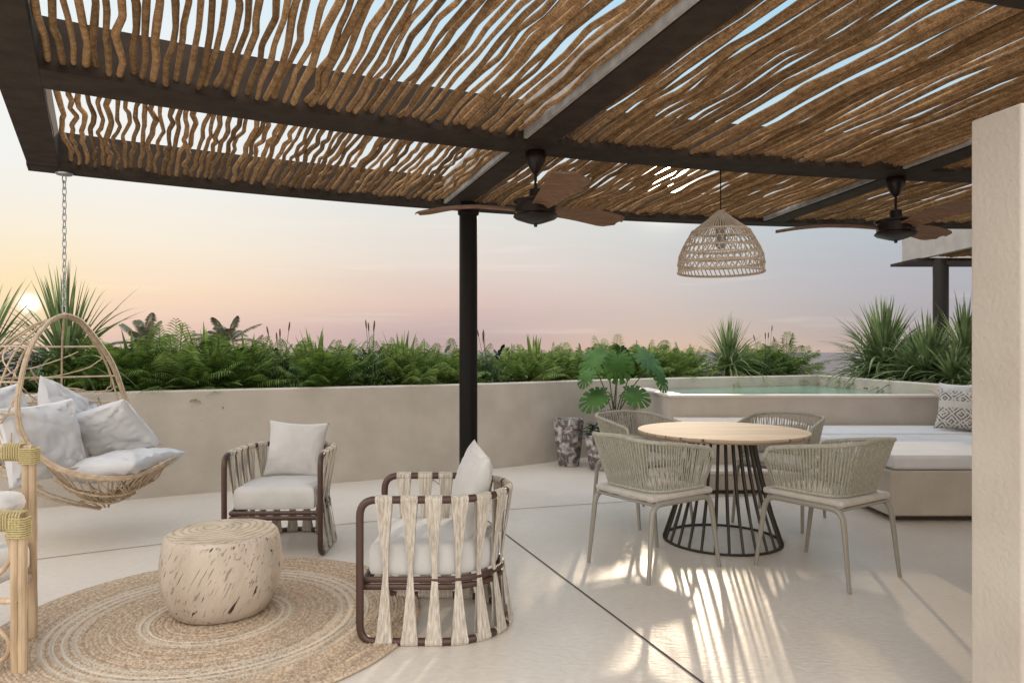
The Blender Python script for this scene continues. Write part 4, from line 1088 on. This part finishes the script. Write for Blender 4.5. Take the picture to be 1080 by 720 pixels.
# ferny shrubs and grasses along the curved wall: column, offset, top row, kind, label
FG = 'leafy plants along the curved planter'
items = [
 (104,.35,362,'f','dark fern immediately right of the egg chair arch'),(128,.75,345,'f','tall feathery fern between the egg chair and the two far palms'),
 (150,.30,372,'f','low fern overhanging the wall below the left far palm'),(172,.65,352,'f','full green fern between the two far palms'),(186,.42,350,'l','light green leafy shrub standing up between the far palms'),
 (208,.30,368,'f','low spreading fern below the right far palm'),(232,.60,352,'f','fern in front of the right far palm'),(250,.32,366,'f','fern right of the right far palm, touching the wall'),
 (272,.55,360,'l','pale shrub just left of the leftmost seed spikes'),(296,.30,362,'g','grass tuft with the leftmost brown seed spikes'),(318,.60,358,'l','bright shrub right of the leftmost seed spikes'),
 (338,.28,366,'f','fern above the left armchair pillow'),(356,.55,360,'l','light shrub right of the fern above the left armchair'),(372,.7,362,'f','fern left of the middle seed spikes'),
 (392,.30,360,'g','grass tuft with two upright seed spikes left of the dark post'),(410,.65,362,'f','fern close behind the middle seed spikes'),(428,.30,362,'l','bright fern-like shrub halfway between middle spikes and post'),
 (450,.5,362,'l','light green shrub left of the dark post'),(470,.3,370,'l','low bright shrub touching the left side of the dark post'),(488,.6,362,'f','fern hidden mostly by the dark post'),
 (516,.30,362,'g','grass tuft with seed spikes right of the dark post'),(536,.6,364,'l','shrub right of the grass beside the post'),(552,.30,366,'l','bright ferny shrub above the wall, second right of the post'),
 (574,.5,362,'l','light ferny shrub with arching top, left of the standing pot'),(596,.3,364,'l','bright ferny shrub directly above the empty pot'),(622,.45,366,'f','green fern left of the monstera'),
 (646,.7,357,'l','tall feathery shrub rising behind the monstera'),(672,.40,362,'l','ferny shrub right of the monstera stalks'),(690,.75,358,'f','fern beside the pale boulders'),
 (703,.35,366,'l','ferny shrub behind the pool corner'),(724,.45,362,'l','slender shrub between the pale boulders'),(808,.35,360,'g','grass tuft with seed spikes right of the pool yucca'),
 (828,.45,356,'f','fern behind the far pool corner'),(848,.5,364,'g','grass tuft at the far corner of the pool'),(790,.65,362,'l','light shrub right behind the pool yucca'),(866,.9,362,'f','fern between the far pool corner and the right spiky group')]
for i, (px, off, py, kind, lb) in enumerate(items):
    p = along(px, off+.20); h = max(.3, top_h(p, py)); sd = 40+i
    h *= 1.20 if px < 125 else (1.02 if px < 262 else 1.0)
    if kind == 'f': o = fern(38, h*1.42, sd, el0=84, arch=.50, npin=20, pin=.15, w=.014).build('fern', [M_fern], angle=180); cat = 'fern'; nm = 'fern'
    elif kind == 'l': o = fern(46, h*1.28, sd, el0=88, arch=.38, npin=20, pin=.14, w=.013).build('feathery_shrub', [M_fern2], angle=180); cat = 'shrub'
    else: o = grass(420, h*1.12, sd, spikes=4, sL=h*1.18).build('grass_tuft', [M_grass, M_spike], angle=180); cat = 'grass'
    o.location = p; tag(o, lb, cat, FG)
for i, (px, off, py, lb) in enumerate([(143,.6,360,'broad leaved green plant right of the egg chair'),(218,.5,352,'broad leaved green plant between the far palms, low in front'),(262,.6,362,'broad leaved green plant left of the leftmost seed spikes'),(334,.7,356,'tall broad leaved plant above the left armchair'),
        (424,.6,360,'broad leaved green plant between the middle seed spikes and the dark post'),(563,.6,362,'broad leaved green plant right of the dark post'),(684,.5,372,'broad leaved green plant beside the monstera')]):
    p = along(px, off+.15); h = max(.3, top_h(p, py)); o = yucca(34, h*1.28, .07, 500+i, 0, .45).build('broad_leaf_plant', [M_fern2, M_bark], angle=180); o.location = p; tag(o, lb, 'plant', FG)
# dark upright plants along the back of the bed
DK = ['left of the egg chair arch','behind the left far palm','behind the right far palm','behind the leftmost seed spikes','above the left armchair','behind the middle seed spikes','left of the dark post','right of the dark post','above the empty pot','behind the monstera']
for i, (px, py) in enumerate([(60,366),(160,360),(238,362),(285,364),(345,364),(395,362),(455,366),(530,366),(590,370),(650,368)]):
    p = along(px, 1.1); h = top_h(p, py)
    o = bush(520, .55, h*.80, 300+i, .15, .055).build('dark_shrub', [M_dark], angle=180); o.location = p; tag(o, 'dark broad leaved shrub at the back of the bed, '+DK[i], 'shrub', 'dark shrubs at the back of the planter')
# low ground cover that fills the bed
def cover(path_pts, lo, hi, n, seed, name, lb):
    rn = random.Random(seed); mb = MB(); A = shifted(path_pts, lo); B = shifted(path_pts, hi)
    for i in range(n):
        j = rn.randrange(len(A)-1); u = rn.random(); v = rn.random(); p = A[j].lerp(A[j+1],u).lerp(B[j].lerp(B[j+1],u),v)
        a = rn.uniform(0,6.283); leaf(mb, Vector((p.x,p.y,SOIL+rn.uniform(0,.16))), Vector((math.cos(a),math.sin(a),rn.uniform(.1,1.2))), rn.uniform(.08,.2), rn.uniform(.02,.05), .4, n=3)
    o = mb.build(name, M_fern, angle=180); o['kind'] = 'stuff'; o['label'] = lb; return o
vis = [p for p in pw if p.y > 2.5]
cover(vis, .2, 1.4, 5200, 5, 'ground_cover', 'low leafy ground cover filling the curved planter bed')
cover([Vector((4.64,10.4,0)),Vector((4.64,7.5,0)),Vector((4.64,4.6,0))], -1.6, -.05, 10, 6, 'ground_cover', 'sparse low leaves on the right planter bed')
# far palms beyond the parapet, standing on the lower ground
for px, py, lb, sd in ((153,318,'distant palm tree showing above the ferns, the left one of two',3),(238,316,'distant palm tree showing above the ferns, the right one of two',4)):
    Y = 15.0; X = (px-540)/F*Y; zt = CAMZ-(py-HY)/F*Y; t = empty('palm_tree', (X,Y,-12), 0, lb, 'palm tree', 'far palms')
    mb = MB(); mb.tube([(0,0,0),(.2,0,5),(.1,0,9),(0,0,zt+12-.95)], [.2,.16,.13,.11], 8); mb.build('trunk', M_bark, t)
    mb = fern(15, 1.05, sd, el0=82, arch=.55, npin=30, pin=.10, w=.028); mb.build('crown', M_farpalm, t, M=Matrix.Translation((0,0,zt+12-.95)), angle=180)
# pale boulders
for px, w, Y, lb in ((712,.42,10.6,'smaller pale boulder seen between plants behind the pool'),(742,.55,11.2,'larger pale boulder left of the spiky plant behind the pool')):
    mb = MB(); mb.lathe([(.001,.62),(.2,.6),(.42,.5),(.60,.3),(.68,0),(.6,-.3)], 28, wob=lambda a, z: 1+.2*noise.noise(Vector((math.cos(a)*1.5,math.sin(a)*1.5,z*2+w))))
    o = mb.build('boulder', mat('pale rock',(.6,.58,.54),.9,bump=.4,bscale=12)); o.scale = (w,w,w*.9); o.location = ((px-540)/F*Y, Y, .82); tag(o, lb, 'boulder')
